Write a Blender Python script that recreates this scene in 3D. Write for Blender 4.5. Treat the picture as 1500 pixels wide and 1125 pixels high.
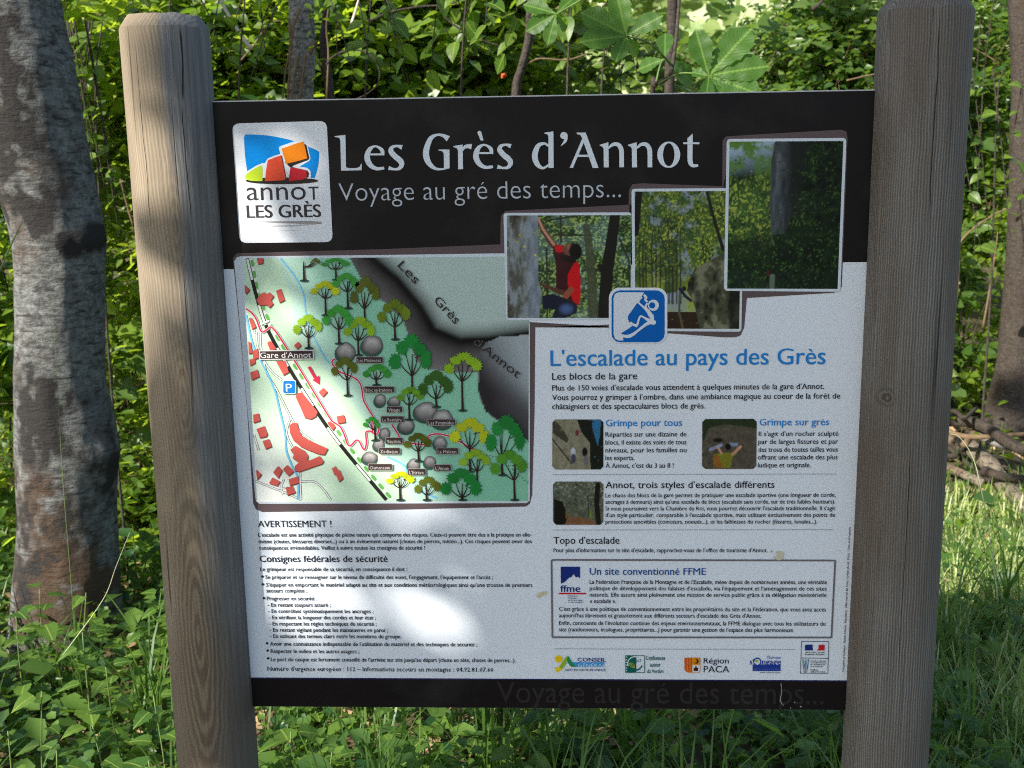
import bpy, math, random
import numpy as np
from mathutils import Vector, Matrix, noise as mnoise
from mathutils.geometry import tessellate_polygon

for o in list(bpy.data.objects): bpy.data.objects.remove(o)
scn = bpy.context.scene
COL = scn.collection
R = math.radians

# ---------------------------------------------------------------- camera
CAM = np.array((0.0368, -1.9997, 1.5972)); PITCH, ROLL, YAW = R(11.79), R(-0.905), R(-2.62)
FPX = 1700.0
_f = np.array((math.sin(YAW)*math.cos(PITCH), math.cos(YAW)*math.cos(PITCH), -math.sin(PITCH)))
_r = np.array((math.cos(YAW), -math.sin(YAW), 0.0)); _u = np.cross(_r, _f)
RGT = math.cos(ROLL)*_r + math.sin(ROLL)*_u
UP = -math.sin(ROLL)*_r + math.cos(ROLL)*_u
FWD = _f
cd = bpy.data.cameras.new('camera'); cam = bpy.data.objects.new('camera', cd); COL.objects.link(cam)
cd.sensor_width = 36.0; cd.lens = FPX/1500*36.0; cd.clip_start = 0.05; cd.clip_end = 600
cam.matrix_world = Matrix(((RGT[0], UP[0], -FWD[0], CAM[0]), (RGT[1], UP[1], -FWD[1], CAM[1]), (RGT[2], UP[2], -FWD[2], CAM[2]), (0, 0, 0, 1)))
cd.dof.use_dof = True; cd.dof.focus_distance = 2.05; cd.dof.aperture_fstop = 9.0
scn.camera = cam

# ---------------------------------------------------------------- light
SUN_AZ = R(222.4)      # direction TO the sun, angle in the xy plane from +x (left, behind the camera)
SUN_EL = R(34.0)
S = np.array((math.cos(SUN_AZ)*math.cos(SUN_EL), math.sin(SUN_AZ)*math.cos(SUN_EL), math.sin(SUN_EL)))
w = bpy.data.worlds.new('World'); scn.world = w; w.use_nodes = True
nt = w.node_tree; nt.nodes.clear()
sky = nt.nodes.new('ShaderNodeTexSky'); sky.sky_type = 'NISHITA'; sky.sun_disc = False
sky.sun_elevation = SUN_EL; sky.sun_rotation = math.pi/2 - SUN_AZ
bg = nt.nodes.new('ShaderNodeBackground'); bg.inputs[1].default_value = 0.085
wo = nt.nodes.new('ShaderNodeOutputWorld')
nt.links.new(sky.outputs[0], bg.inputs[0]); nt.links.new(bg.outputs[0], wo.inputs[0])
sl = bpy.data.lights.new('sun', 'SUN'); sl.energy = 3.7; sl.angle = R(0.53); sl.color = (1.0, 0.94, 0.84)
so = bpy.data.objects.new('sun', sl); COL.objects.link(so)
so.rotation_euler = Vector(S).to_track_quat('Z', 'Y').to_euler(); so.location = (-6, -5, 8)
scn.view_settings.view_transform = 'Standard'; scn.view_settings.look = 'None'
scn.view_settings.exposure = 1.5; scn.view_settings.gamma = 1.0; scn.view_settings.use_curve_mapping = False
scn.cycles.use_denoising = False; scn.cycles.use_adaptive_sampling = False; scn.cycles.sample_clamp_indirect = 4.0; scn.cycles.filter_width = 1.1
scn.cycles.max_bounces = 8; scn.cycles.diffuse_bounces = 4; scn.cycles.transmission_bounces = 4
scn.cycles.transparent_max_bounces = 4; scn.cycles.caustics_reflective = False; scn.cycles.caustics_refractive = False

# ---------------------------------------------------------------- helpers
def ray(px, py):
    d = FWD + RGT*((px-750)/FPX) + UP*((562.5-py)/FPX)
    return d/np.linalg.norm(d)
def at(px, py, Y):
    d = ray(px, py); return CAM + d*((Y-CAM[1])/d[1])
def tag(o, label=None, cat=None, group=None, kind=None):
    if label: o['label'] = label
    if cat: o['category'] = cat
    if group: o['group'] = group
    if kind: o['kind'] = kind
    return o
def empty(name, loc=(0, 0, 0), **k):
    o = bpy.data.objects.new(name, None); COL.objects.link(o); o.location = loc
    o.empty_display_size = 0.05
    return tag(o, **k)
def link(name, me, parent=None, loc=None):
    o = bpy.data.objects.new(name, me); COL.objects.link(o)
    if parent is not None: o.parent = parent
    if loc is not None: o.location = loc
    return o
def lin(r, g, b):
    f = lambda c: (c/255)/12.92 if c/255 <= 0.04045 else ((c/255+0.055)/1.055)**2.4
    return (f(r), f(g), f(b), 1.0)

class MB:
    """collects geometry, with a colour per vertex"""
    def __init__(s): s.v = []; s.f = []; s.c = []; s.n = 0
    def add(s, vs, fs, col=(1, 1, 1, 1)):
        vs = np.asarray(vs, float).reshape(-1, 3); k = s.n
        s.v.append(vs); s.f += [tuple(i+k for i in f) for f in fs]
        c = np.asarray(col, float)
        if c.ndim == 1: c = np.tile(c, (len(vs), 1))
        s.c.append(c); s.n += len(vs)
    def build(s, name, mat, parent=None, smooth=False, origin=None):
        me = bpy.data.meshes.new(name)
        V = np.concatenate(s.v) if s.v else np.zeros((0, 3))
        if origin is not None: V = V - np.asarray(origin)
        elif parent is not None: V = V - np.array(parent.location) if parent.parent is None else V - np.array(parent.location) - np.array(parent.parent.location)
        me.from_pydata(V.tolist(), [], s.f)
        a = me.color_attributes.new('Col', 'FLOAT_COLOR', 'POINT')
        a.data.foreach_set('color', np.concatenate(s.c).astype(np.float32).ravel())
        if smooth: me.polygons.foreach_set('use_smooth', [True]*len(me.polygons))
        me.materials.append(mat); me.update()
        o = link(name, me, parent)
        if origin is not None and parent is None: o.location = origin
        return o
    def tube(s, pts, rad, sides=8, col=(1, 1, 1, 1), rough=0.0, cap=True, sd=0.0, ph=0.0):
        pts = np.asarray(pts, float); n = len(pts)
        rad = np.full(n, rad, float) if np.isscalar(rad) else np.asarray(rad, float)
        t = np.gradient(pts, axis=0); t /= np.linalg.norm(t, axis=1)[:, None]+1e-9
        ref = np.array((0, 1, 0.0)) if abs(t[0][2]) > 0.6 else np.array((0, 0, 1.0))
        vs = []
        for i in range(n):
            a = np.cross(t[i], ref); a /= np.linalg.norm(a)+1e-9; b = np.cross(t[i], a); ref = -np.cross(t[i], -b) if False else ref
            for k in range(sides):
                th = ph+2*math.pi*k/sides
                d = a*math.cos(th)+b*math.sin(th); r = rad[i]
                if rough: r *= 1+rough*mnoise.noise(Vector(pts[i]*6+d*1.3+sd))
                vs.append(pts[i]+d*r)
        fs = [(i*sides+k, i*sides+(k+1) % sides, (i+1)*sides+(k+1) % sides, (i+1)*sides+k) for i in range(n-1) for k in range(sides)]
        if cap: fs += [tuple(range(sides))[::-1], tuple((n-1)*sides+k for k in range(sides))]
        s.add(vs, fs, col)
def cat(pts, k=6):
    """Catmull-Rom through rows of pts (any dimension)"""
    p = np.asarray(pts, float); p = np.vstack((2*p[0]-p[1], p, 2*p[-1]-p[-2])); out = []
    for i in range(1, len(p)-2):
        for j in range(k):
            t = j/k
            out.append(0.5*((2*p[i])+(-p[i-1]+p[i+1])*t+(2*p[i-1]-5*p[i]+4*p[i+1]-p[i+2])*t*t+(-p[i-1]+3*p[i]-3*p[i+1]+p[i+2])*t**3))
    out.append(p[-2]); return np.array(out)

# ---------------------------------------------------------------- materials
def newmat(name):
    m = bpy.data.materials.new(name); m.use_nodes = True; nt = m.node_tree; nt.nodes.clear()
    out = nt.nodes.new('ShaderNodeOutputMaterial'); return m, nt, out
class N:
    def __init__(s, nt): s.t = nt
    def n(s, typ, ins=None, **p):
        x = s.t.nodes.new(typ)
        for k, v in p.items(): setattr(x, k, v)
        for k, v in (ins or {}).items():
            if isinstance(v, bpy.types.NodeSocket): s.t.links.new(v, x.inputs[k])
            else: x.inputs[k].default_value = v
        return x
    def obj(s): return s.n('ShaderNodeTexCoord').outputs['Object']
    def map(s, v, scale=(1, 1, 1), loc=(0, 0, 0), rot=(0, 0, 0)):
        return s.n('ShaderNodeMapping', {'Vector': v, 'Scale': scale, 'Location': loc, 'Rotation': rot}).outputs[0]
    def noise(s, v, scale, detail=4, rough=0.55, dist=0.0):
        return s.n('ShaderNodeTexNoise', {'Vector': v, 'Scale': scale, 'Detail': detail, 'Roughness': rough, 'Distortion': dist}).outputs['Fac']
    def ramp(s, f, *stops, interp='LINEAR'):
        r = s.n('ShaderNodeValToRGB', {'Fac': f}); cr = r.color_ramp; cr.interpolation = interp
        while len(cr.elements) < len(stops): cr.elements.new(0.5)
        for e, (p, c) in zip(cr.elements, stops):
            e.position = p; e.color = c if len(c) == 4 else (*c, 1)
        return r.outputs[0]
    def mix(s, f, a, b, mode='MIX'):
        x = s.n('ShaderNodeMix', data_type='RGBA', blend_type=mode)
        for k, v in ((0, f), (6, a), (7, b)):
            if isinstance(v, bpy.types.NodeSocket): s.t.links.new(v, x.inputs[k])
            else: x.inputs[k].default_value = v
        return x.outputs[2]
    def math(s, op, a, b=0.0):
        x = s.n('ShaderNodeMath', operation=op)
        for k, v in ((0, a), (1, b)):
            if isinstance(v, bpy.types.NodeSocket): s.t.links.new(v, x.inputs[k])
            else: x.inputs[k].default_value = v
        return x.outputs[0]
    def bump(s, h, strength, dist): return s.n('ShaderNodeBump', {'Height': h, 'Strength': strength, 'Distance': dist}).outputs[0]
    def prin(s, col, rough, normal=None, spec=0.5):
        i = {'Base Color': col, 'Roughness': rough, 'Specular IOR Level': spec}
        if normal is not None: i['Normal'] = normal
        return s.n('ShaderNodeBsdfPrincipled', i).outputs[0]

def leaf_mat(name, c_dark, c_light, trans, rough=0.38, use_attr=True, veins=False, tw=0.42):
    """c_dark..c_light per leaf; trans = colour of the light passing through"""
    m, nt, out = newmat(name); q = N(nt)
    if use_attr: f = q.n('ShaderNodeVertexColor', layer_name='Col').outputs[0]; f = q.n('ShaderNodeSeparateColor', {'Color': f}).outputs[0]
    else: f = q.n('ShaderNodeObjectInfo').outputs['Random']
    col = q.mix(f, (*c_dark, 1), (*c_light, 1))
    nrm = None
    co = q.obj()
    blot = q.noise(co, 38.0, 3)
    col = q.mix(q.math('MULTIPLY', blot, 0.35), col, (c_dark[0]*0.6, c_dark[1]*0.7, c_dark[2]*0.6, 1))
    if veins:
        uv = q.n('ShaderNodeTexCoord').outputs['UV']
        sp = q.n('ShaderNodeSeparateXYZ', {'Vector': uv})
        ax = q.math('ABSOLUTE', q.math('SUBTRACT', sp.outputs[0], 0.5))
        ph = q.math('SUBTRACT', q.math('MULTIPLY', sp.outputs[1], 14.0), q.math('MULTIPLY', ax, 13.0))
        st = q.math('ABSOLUTE', q.math('SINE', q.math('MULTIPLY', ph, math.pi)))
        side = q.ramp(st, (0.0, (1, 1, 1)), (0.24, (0, 0, 0)))
        mid = q.ramp(ax, (0.0, (1, 1, 1)), (0.03, (0, 0, 0)))
        vn = q.math('MAXIMUM', q.math('MULTIPLY', side, 0.6), mid)
        col = q.mix(vn, col, (c_light[0]*2.6, c_light[1]*1.9, c_light[2]*2.6, 1))
        nrm = q.bump(q.math('SUBTRACT', 1.0, side), 0.7, 0.002)
    p = q.prin(col, rough, nrm, 0.42)
    tcol = q.mix(f, (trans[0]*0.75, trans[1]*0.8, trans[2]*0.7, 1), (*trans, 1))
    if veins: tcol = q.mix(q.math('MULTIPLY', vn, 0.5), tcol, (trans[0]*0.45, trans[1]*0.45, trans[2]*0.4, 1))
    t = q.n('ShaderNodeBsdfTranslucent', {'Color': tcol}).outputs[0]
    mx = q.n('ShaderNodeMixShader', {0: tw, 1: p, 2: t})
    nt.links.new(mx.outputs[0], out.inputs[0]); return m

def wood_mat(name, base, dark, streak, center, tilt, ring=230.0, grain=1.0, grey=0.5, side=None, figure=(), cracks=()):
    m, nt, out = newmat(name); q = N(nt); co = q.obj()
    wob = q.n('ShaderNodeTexNoise', {'Vector': q.map(co, (2.2, 2.2, 0.9)), 'Scale': 1.0, 'Detail': 2.0}).outputs['Color']
    cc = q.n('ShaderNodeVectorMath', {0: q.map(co, (1, 1, 1), center, tilt), 1: q.n('ShaderNodeVectorMath', {0: wob, 1: (0.028, 0.028, 0.0)}, operation='MULTIPLY').outputs[0]}, operation='ADD').outputs[0]
    rings = q.n('ShaderNodeTexWave', {'Vector': cc, 'Scale': ring/20.0, 'Distortion': 5.0, 'Detail': 3.0, 'Detail Scale': 0.22, 'Detail Roughness': 0.5}, wave_type='RINGS', rings_direction='Z', wave_profile='SIN').outputs['Fac']
    rings = q.math('ADD', q.math('MULTIPLY', rings, q.math('ADD', q.noise(q.map(co, (1, 1, 0.05), (0, 7, 0)), 60.0, 3), 0.1)), q.math('MULTIPLY', q.noise(q.map(co, (1, 1, 0.03), (5, 0, 0)), 120.0, 3, 0.6), 0.55))
    fib = q.noise(q.map(co, (1, 1, 0.018)), 260.0, 5, 0.65)
    big = q.noise(q.map(co, (1, 1, 0.22)), 9.0, 4)
    crack = q.noise(q.map(co, (1, 1, 0.02), (3, 1, 0)), 55.0, 3, 0.6)
    c1 = q.mix(q.ramp(rings, (0.15, (0, 0, 0)), (0.85, (1, 1, 1))), (*dark, 1), (*base, 1))
    c2 = q.mix(q.ramp(fib, (0.3, (0, 0, 0)), (0.7, (1, 1, 1))), q.mix(0.45, c1, (dark[0]*.8, dark[1]*.8, dark[2]*.8, 1)), c1)
    c3 = q.mix(q.ramp(big, (0.40, (0, 0, 0)), (0.62, (1, 1, 1))), c2, q.mix(fib, (*[x*0.6 for x in streak], 1), (*streak, 1)))
    c3 = q.mix(grey, c3, q.mix(0.5, c3, c2))
    if side:   # greyer and darker towards the right side, darker brown low down
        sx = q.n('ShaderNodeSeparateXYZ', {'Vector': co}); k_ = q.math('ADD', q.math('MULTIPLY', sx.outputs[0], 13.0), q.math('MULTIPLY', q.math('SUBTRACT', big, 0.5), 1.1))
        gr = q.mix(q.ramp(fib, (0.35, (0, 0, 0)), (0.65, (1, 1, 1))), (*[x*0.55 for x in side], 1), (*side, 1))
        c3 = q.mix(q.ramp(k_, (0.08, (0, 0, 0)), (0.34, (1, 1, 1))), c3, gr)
        low = q.ramp(q.math('ADD', sx.outputs[2], q.math('MULTIPLY', big, 0.5)), (0.85, (1, 1, 1)), (1.25, (0, 0, 0)))
        c3 = q.mix(q.math('MULTIPLY', low, 0.62), c3, (0.10, 0.075, 0.052, 1))
    xyz = q.n('ShaderNodeSeparateXYZ', {'Vector': co}); X_, Y_, Z_ = xyz.outputs; wv = q.noise(q.map(co, (1, 1, 0.3)), 22.0, 3)
    front = q.ramp(q.math('MULTIPLY', Y_, -20.0), (0.0, (0, 0, 0)), (0.3, (1, 1, 1)))
    for fx, fz, st, rr_, fr, amt in figure:      # knots and cathedral grain: ovals round a centre
        dx = q.math('SUBTRACT', X_, fx); dz = q.math('MULTIPLY', q.math('SUBTRACT', Z_, fz), st)
        d_ = q.math('ADD', q.math('SQRT', q.math('ADD', q.math('MULTIPLY', dx, dx), q.math('MULTIPLY', dz, dz))), q.math('MULTIPLY', q.math('SUBTRACT', wv, 0.5), rr_*0.35 if rr_ > 0.02 else rr_*1.3))
        ln = q.ramp(q.math('ADD', q.math('MULTIPLY', q.math('SINE', q.math('MULTIPLY', d_, fr)), 0.5), 0.5), (0.25, (0, 0, 0)), (0.9, (1, 1, 1)))
        fade = q.ramp(q.math('MULTIPLY', d_, 1.0/rr_), (0.0, (1, 1, 1)), (0.5, (0.8, 0.8, 0.8)), (1.0, (0, 0, 0)))
        k_ = q.math('MULTIPLY', q.math('MULTIPLY', fade, front), amt)
        c3 = q.mix(k_, c3, q.mix(ln, (dark[0]*0.5, dark[1]*0.45, dark[2]*0.4, 1), (base[0]*0.62, base[1]*0.58, base[2]*0.52, 1)))
    for fx, z0_, z1_, wd_ in cracks:
        dx = q.math('ABSOLUTE', q.math('SUBTRACT', q.math('SUBTRACT', X_, fx), q.math('MULTIPLY', q.math('SUBTRACT', wv, 0.5), 0.012)))
        a1 = q.ramp(q.math('MULTIPLY', dx, 1.0/wd_), (0.45, (1, 1, 1)), (1.0, (0, 0, 0)))
        zz = q.math('MULTIPLY', q.math('SUBTRACT', Z_, z0_), 1.0/(z1_-z0_)); a2 = q.ramp(zz, (0.0, (0, 0, 0)), (0.12, (1, 1, 1)), (0.88, (1, 1, 1)), (1.0, (0, 0, 0)))
        c3 = q.mix(q.math('MULTIPLY', q.math('MULTIPLY', a1, a2), front), c3, (0.018, 0.014, 0.011, 1))
    c4 = q.mix(q.ramp(crack, (0.27, (1, 1, 1)), (0.33, (0, 0, 0))), c3, (dark[0]*0.35, dark[1]*0.35, dark[2]*0.35, 1))
    h = q.math('ADD', q.math('MULTIPLY', rings, grain), q.math('ADD', q.math('MULTIPLY', fib, 0.7), q.math('MULTIPLY', q.ramp(crack, (0.27, (0, 0, 0)), (0.35, (1, 1, 1))), 1.2)))
    nt.links.new(q.prin(c4, 0.82, q.bump(h, 0.75, 0.0022), 0.25), out.inputs[0]); return m

def bark_mat(name, light, mid, dark, brown, scale=1.0, lent=True, stained=False):
    m, nt, out = newmat(name); q = N(nt); co = q.obj()
    patch = q.noise(co, 3.4*scale, 5, 0.6)
    spk = q.noise(co, 42.0*scale, 5, 0.7)
    hor = q.noise(q.map(co, (1, 1, 4.2)), 15.0*scale, 5, 0.65, 0.6)
    ver = q.noise(q.map(co, (1, 1, 0.22)), 30.0*scale, 5, 0.65)
    fine = q.noise(q.map(co, (1, 1, 2.2 if lent else 0.3)), 95.0*scale, 4, 0.7)
    stain = q.n('ShaderNodeVertexColor', layer_name='Col').outputs[0] if stained else None
    c = q.mix(q.ramp(spk, (0.38, (0, 0, 0)), (0.62, (1, 1, 1))), (*mid, 1), (*light, 1))
    c = q.mix(q.ramp(hor, (0.36, (1, 1, 1)), (0.5, (0, 0, 0))), c, (*dark, 1))
    c = q.mix(q.ramp(patch, (0.55, (0, 0, 0)), (0.68, (1, 1, 1))), c, q.mix(spk, (*dark, 1), (*brown, 1)))
    c = q.mix(q.ramp(fine, (0.3, (1, 1, 1)), (0.45, (0, 0, 0))), c, (*[x*0.5 for x in mid], 1))
    if stained:
        sp = q.n('ShaderNodeSeparateColor', {'Color': stain})
        k1 = q.math('ADD', sp.outputs[0], q.math('MULTIPLY', q.math('SUBTRACT', spk, 0.5), 0.9)); k2 = q.math('ADD', sp.outputs[1], q.math('MULTIPLY', q.math('SUBTRACT', fine, 0.5), 0.9))
        c = q.mix(q.ramp(k2, (0.3, (0, 0, 0)), (0.62, (1, 1, 1))), c, q.mix(fine, (0.035, 0.022, 0.014, 1), (*brown, 1)))
        c = q.mix(q.ramp(k1, (0.32, (0, 0, 0)), (0.6, (1, 1, 1))), c, q.mix(fine, (0.012, 0.011, 0.011, 1), (*dark, 1)))
    h = q.math('ADD', q.math('MULTIPLY', hor if lent else ver, 1.0), q.math('ADD', q.math('MULTIPLY', spk, 0.5), q.math('MULTIPLY', fine, 0.4)))
    nt.links.new(q.prin(c, 0.88, q.bump(h, 0.9, 0.012), 0.25), out.inputs[0]); return m

def print_mat():
    m, nt, out = newmat('laminated_print'); q = N(nt)
    c = q.n('ShaderNodeVertexColor', layer_name='Col').outputs[0]
    co = q.obj()
    d1 = q.noise(co, 7.0, 4); d2 = q.noise(co, 420.0, 2)
    c = q.mix(q.math('MULTIPLY', q.ramp(d1, (0.5, (0, 0, 0)), (0.75, (1, 1, 1))), 0.05), c, (0.30, 0.29, 0.26, 1)); c = q.mix(1.0, c, (0.84, 0.84, 0.84, 1), 'MULTIPLY')
    r = q.math('ADD', 0.36, q.math('MULTIPLY', d1, 0.16))
    nt.links.new(q.prin(c, r, q.bump(d2, 0.12, 0.0004), 0.12), out.inputs[0]); return m
def plain(name, col, rough=0.7, spec=0.3, var=0.15, scale=40):
    m, nt, out = newmat(name); q = N(nt)
    n = q.noise(q.obj(), scale, 4)
    c = q.mix(n, (*[x*(1-var) for x in col], 1), (*[min(1, x*(1+var)) for x in col], 1))
    nt.links.new(q.prin(c, rough, q.bump(n, 0.3, 0.001), spec), out.inputs[0]); return m

M_print = print_mat()
M_alu = plain('panel_edge', (0.42, 0.43, 0.45), 0.35, 0.6)
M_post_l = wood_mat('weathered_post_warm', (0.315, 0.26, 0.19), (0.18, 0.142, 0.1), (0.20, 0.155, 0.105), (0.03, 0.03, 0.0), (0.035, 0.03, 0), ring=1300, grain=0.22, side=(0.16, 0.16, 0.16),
    figure=[(at(292, 930, -.07)[0]+0.6285, at(292, 930, -.07)[2], 0.13, 0.055, 900.0, 0.75), (at(270, 585, -.07)[0]+0.6285, at(270, 585, -.07)[2], 0.22, 0.030, 1100.0, 0.45), (at(265, 430, -.07)[0]+0.6285, at(265, 330, -.07)[2], 0.2, 0.022, 1300.0, 0.4), (at(268, 545, -.07)[0]+0.6285, at(268, 545, -.07)[2], 0.8, 0.005, 1800.0, 0.9)],
    cracks=[(at(262, 90, -.07)[0]+0.6285, at(262, 150, -.07)[2], at(262, 36, -.07)[2], 0.0016), (at(213, 200, -.06)[0]+0.6285, at(215, 340, -.07)[2], at(213, 60, -.07)[2], 0.0009), (at(272, 250, -.07)[0]+0.6285, at(272, 330, -.07)[2], at(272, 150, -.07)[2], 0.0010)])
M_post_r = wood_mat('weathered_post_grey', (0.215, 0.205, 0.188), (0.072, 0.064, 0.057), (0.12, 0.092, 0.068), (0.045, 0.03, 0.0), (0.006, 0.010, 0), ring=1500, grain=0.9,
    figure=[(at(1303, 586, -.075)[0]-0.6288, at(1303, 586, -.075)[2], 0.75, 0.016, 900.0, 0.8)],
    cracks=[(at(1366, 200, -.07)[0]-0.6288, at(1366, 330, -.07)[2], at(1366, 12, -.07)[2], 0.0012), (at(1330, 700, -.07)[0]-0.6288, at(1330, 1000, -.07)[2], at(1330, 640, -.07)[2], 0.0008)])
# ================================================================= the information board
PZ0, PW, PH = 0.56, 1.12, 1.1126          # panel bottom, visible width, height
sign = empty('information_board', (0, 0, 0), label='large trail information board with map and climbing text held between two round wooden posts', cat='information board')
def post(xc, ztop, r, mat, lab, seed):
    m = MB(); sides = 72
    zs = [-0.35, 0.0, 0.25, 0.5, 0.75, 1.0, 1.25, 1.5, ztop-0.022, ztop-0.0205, ztop-0.0205, ztop-0.011, ztop-0.001, ztop]
    rs = [r*1.03, r*1.02, r*1.015, r*1.012, r*1.01, r*1.006, r*1.003, r, r, r*0.995, r*0.995, r*0.91, r*0.815, r*0.80]
    vs = []
    for z, rr in zip(zs, rs):
        for k in range(sides):
            a = 2*math.pi*k/sides
            j = 1+0.010*mnoise.noise(Vector((math.cos(a)*1.5+seed, math.sin(a)*1.5, z*1.7)))
            zz = z+(0.004*mnoise.noise(Vector((math.cos(a)*2, math.sin(a)*2, seed))) if z > ztop-0.03 else 0)
            vs.append((math.cos(a)*rr*j, math.sin(a)*rr*j, zz))
    n = len(zs)
    fs = [(i*sides+k, i*sides+(k+1) % sides, (i+1)*sides+(k+1) % sides, (i+1)*sides+k) for i in range(n-1) if i != 9 for k in range(sides)]
    vs.append((0, 0, ztop+0.002)); c = len(vs)-1
    fs += [((n-1)*sides+k, (n-1)*sides+(k+1) % sides, c) for k in range(sides)]
    me = bpy.data.meshes.new('post'); me.from_pydata(vs, [], fs)
    me.polygons.foreach_set('use_smooth', [True]*len(me.polygons)); me.materials.append(mat)
    o = link('post', me, sign, (xc, 0, 0)); o['label'] = lab
    return o
XL, XR = -PW/2-0.0685, PW/2+0.0688
ztl = at(241, 22, -0.02)[2]; ztr = at(1354, -4, -0.02)[2]
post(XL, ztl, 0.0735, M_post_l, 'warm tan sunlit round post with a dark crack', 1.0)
post(XR, ztr, 0.0755, M_post_r, 'grey ridged round post in shade', 7.0)

# panel core
m = MB(); x0, x1, t = -PW/2-0.035, PW/2+0.035, 0.010
z0, z1 = PZ0, PZ0+PH
m.add([(x0, 0, z0), (x1, 0, z0), (x1, 0, z1), (x0, 0, z1), (x0, t, z0), (x1, t, z0), (x1, t, z1), (x0, t, z1)],
      [(0, 1, 2, 3), (4, 7, 6, 5), (0, 4, 5, 1), (1, 5, 6, 2), (2, 6, 7, 3), (3, 7, 4, 0)])
panel = m.build('panel', M_alu, sign)

LAY = 0.00022
def onp(px, py, lay=0):
    """photo measurement -> real position on the board's face"""
    p = at(px, py, -0.0006-LAY*lay); return (p[0], p[1], p[2])
WHITE = (0.74, 0.79, 0.86, 1); BLACK = (0.009, 0.007, 0.008, 1); BROWN = (0.115, 0.082, 0.088, 1)
BLUE = (0.01, 0.22, 0.62, 1); INK = (0.012, 0.012, 0.02, 1); LGREY = (0.62, 0.69, 0.76, 1)
_jit = [0]
class Art:
    def __init__(s): s.m = MB()
    def off(s, lay):
        _jit[0] = (_jit[0]+1) % 7; return lay+_jit[0]*0.11
    def poly(s, pts, col, lay, Z=None):
        if Z: pts = [Z(*p) for p in pts]
        l = s.off(lay); vs = [onp(x, y, l) for x, y in pts]
        tri = tessellate_polygon([[Vector((v[0], v[2], 0)) for v in vs]])
        out = []
        for a, b, c in tri:
            A, B, C_ = vs[a], vs[b], vs[c]
            cr = (B[0]-A[0])*(C_[2]-A[2])-(B[2]-A[2])*(C_[0]-A[0])
            out.append((a, b, c) if cr > 0 else (a, c, b))
        s.m.add(vs, out, col)
    def rrect(s, x0, y0, x1, y1, r, col, lay, Z=None, n=5, skew=None):
        pts = []
        for cx, cy, a0 in ((x1-r, y0+r, -90), (x1-r, y1-r, 0), (x0+r, y1-r, 90), (x0+r, y0+r, 180)):
            for i in range(n+1):
                a = R(a0+90*i/n); pts.append((cx+r*math.cos(a), cy+r*math.sin(a)))
        s.poly(pts, col, lay, Z)
    def quadr(s, q, r, col, lay, Z=None, n=4):
        """quad with rounded corners, q = TL TR BR BL"""
        pts = []; q = [np.array(p, float) for p in q]
        for i in range(4):
            p = q[i]; a = q[i-1]-p; b = q[(i+1) % 4]-p; a /= np.linalg.norm(a); b /= np.linalg.norm(b)
            for k in range(n+1):
                t_ = k/n; A, B = p+a*r, p+b*r
                pts.append(tuple((1-t_)**2*A+2*t_*(1-t_)*p+t_*t_*B))
        s.poly(pts, col, lay, Z)
    def ell(s, cx, cy, rx, ry, col, lay, Z=None, n=20, rot=0):
        pts = [(cx+rx*math.cos(a)*math.cos(rot)-ry*math.sin(a)*math.sin(rot), cy+rx*math.cos(a)*math.sin(rot)+ry*math.sin(a)*math.cos(rot)) for a in [2*math.pi*i/n for i in range(n)]]
        s.poly(pts, col, lay, Z)
    def ring(s, cx, cy, ro, ri, col, lay, Z=None, n=28, a0=0, a1=360, ci=None):
        ci = ci or (cx, cy); l = s.off(lay); vs = []; fs = []
        for i in range(n+1):
            a = R(a0+(a1-a0)*i/n)
            p = (cx+ro[0]*math.cos(a), cy+ro[1]*math.sin(a)); q_ = (ci[0]+ri[0]*math.cos(a), ci[1]+ri[1]*math.sin(a))
            if Z: p, q_ = Z(*p), Z(*q_)
            vs += [onp(*p, l), onp(*q_, l)]
            if i: k = 2*i; fs.append((k-2, k-1, k+1, k))
        s.m.add(vs, fs, col)
    def stroke(s, pts, wd, col, lay, Z=None, k=6, smooth=True):
        wd = [wd]*len(pts) if np.isscalar(wd) else wd
        P = np.array([(x, y, w_) for (x, y), w_ in zip(pts, wd)], float)
        if smooth and len(P) > 2: P = cat(P, k)
        xy = P[:, :2]; t_ = np.gradient(xy, axis=0); t_ /= np.linalg.norm(t_, axis=1)[:, None]+1e-9
        nn = np.stack((-t_[:, 1], t_[:, 0]), 1)*np.abs(P[:, 2:3])/2
        A, B = xy+nn, xy-nn; l = s.off(lay); vs = []; fs = []
        for i in range(len(P)):
            a, b = A[i], B[i]
            if Z: a, b = Z(*a), Z(*b)
            vs += [onp(*a, l), onp(*b, l)]
            if i: j = 2*i; fs.append((j-2, j-1, j+1, j))
        s.m.add(vs, fs, col)
    def build(s, name, label=None):
        o = s.m.build(name, M_print, panel)
        if label: o['label'] = label
        return o
def Zm(ox, oy, sc): return lambda x, y: (ox+x/sc, oy+y/sc)

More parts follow.
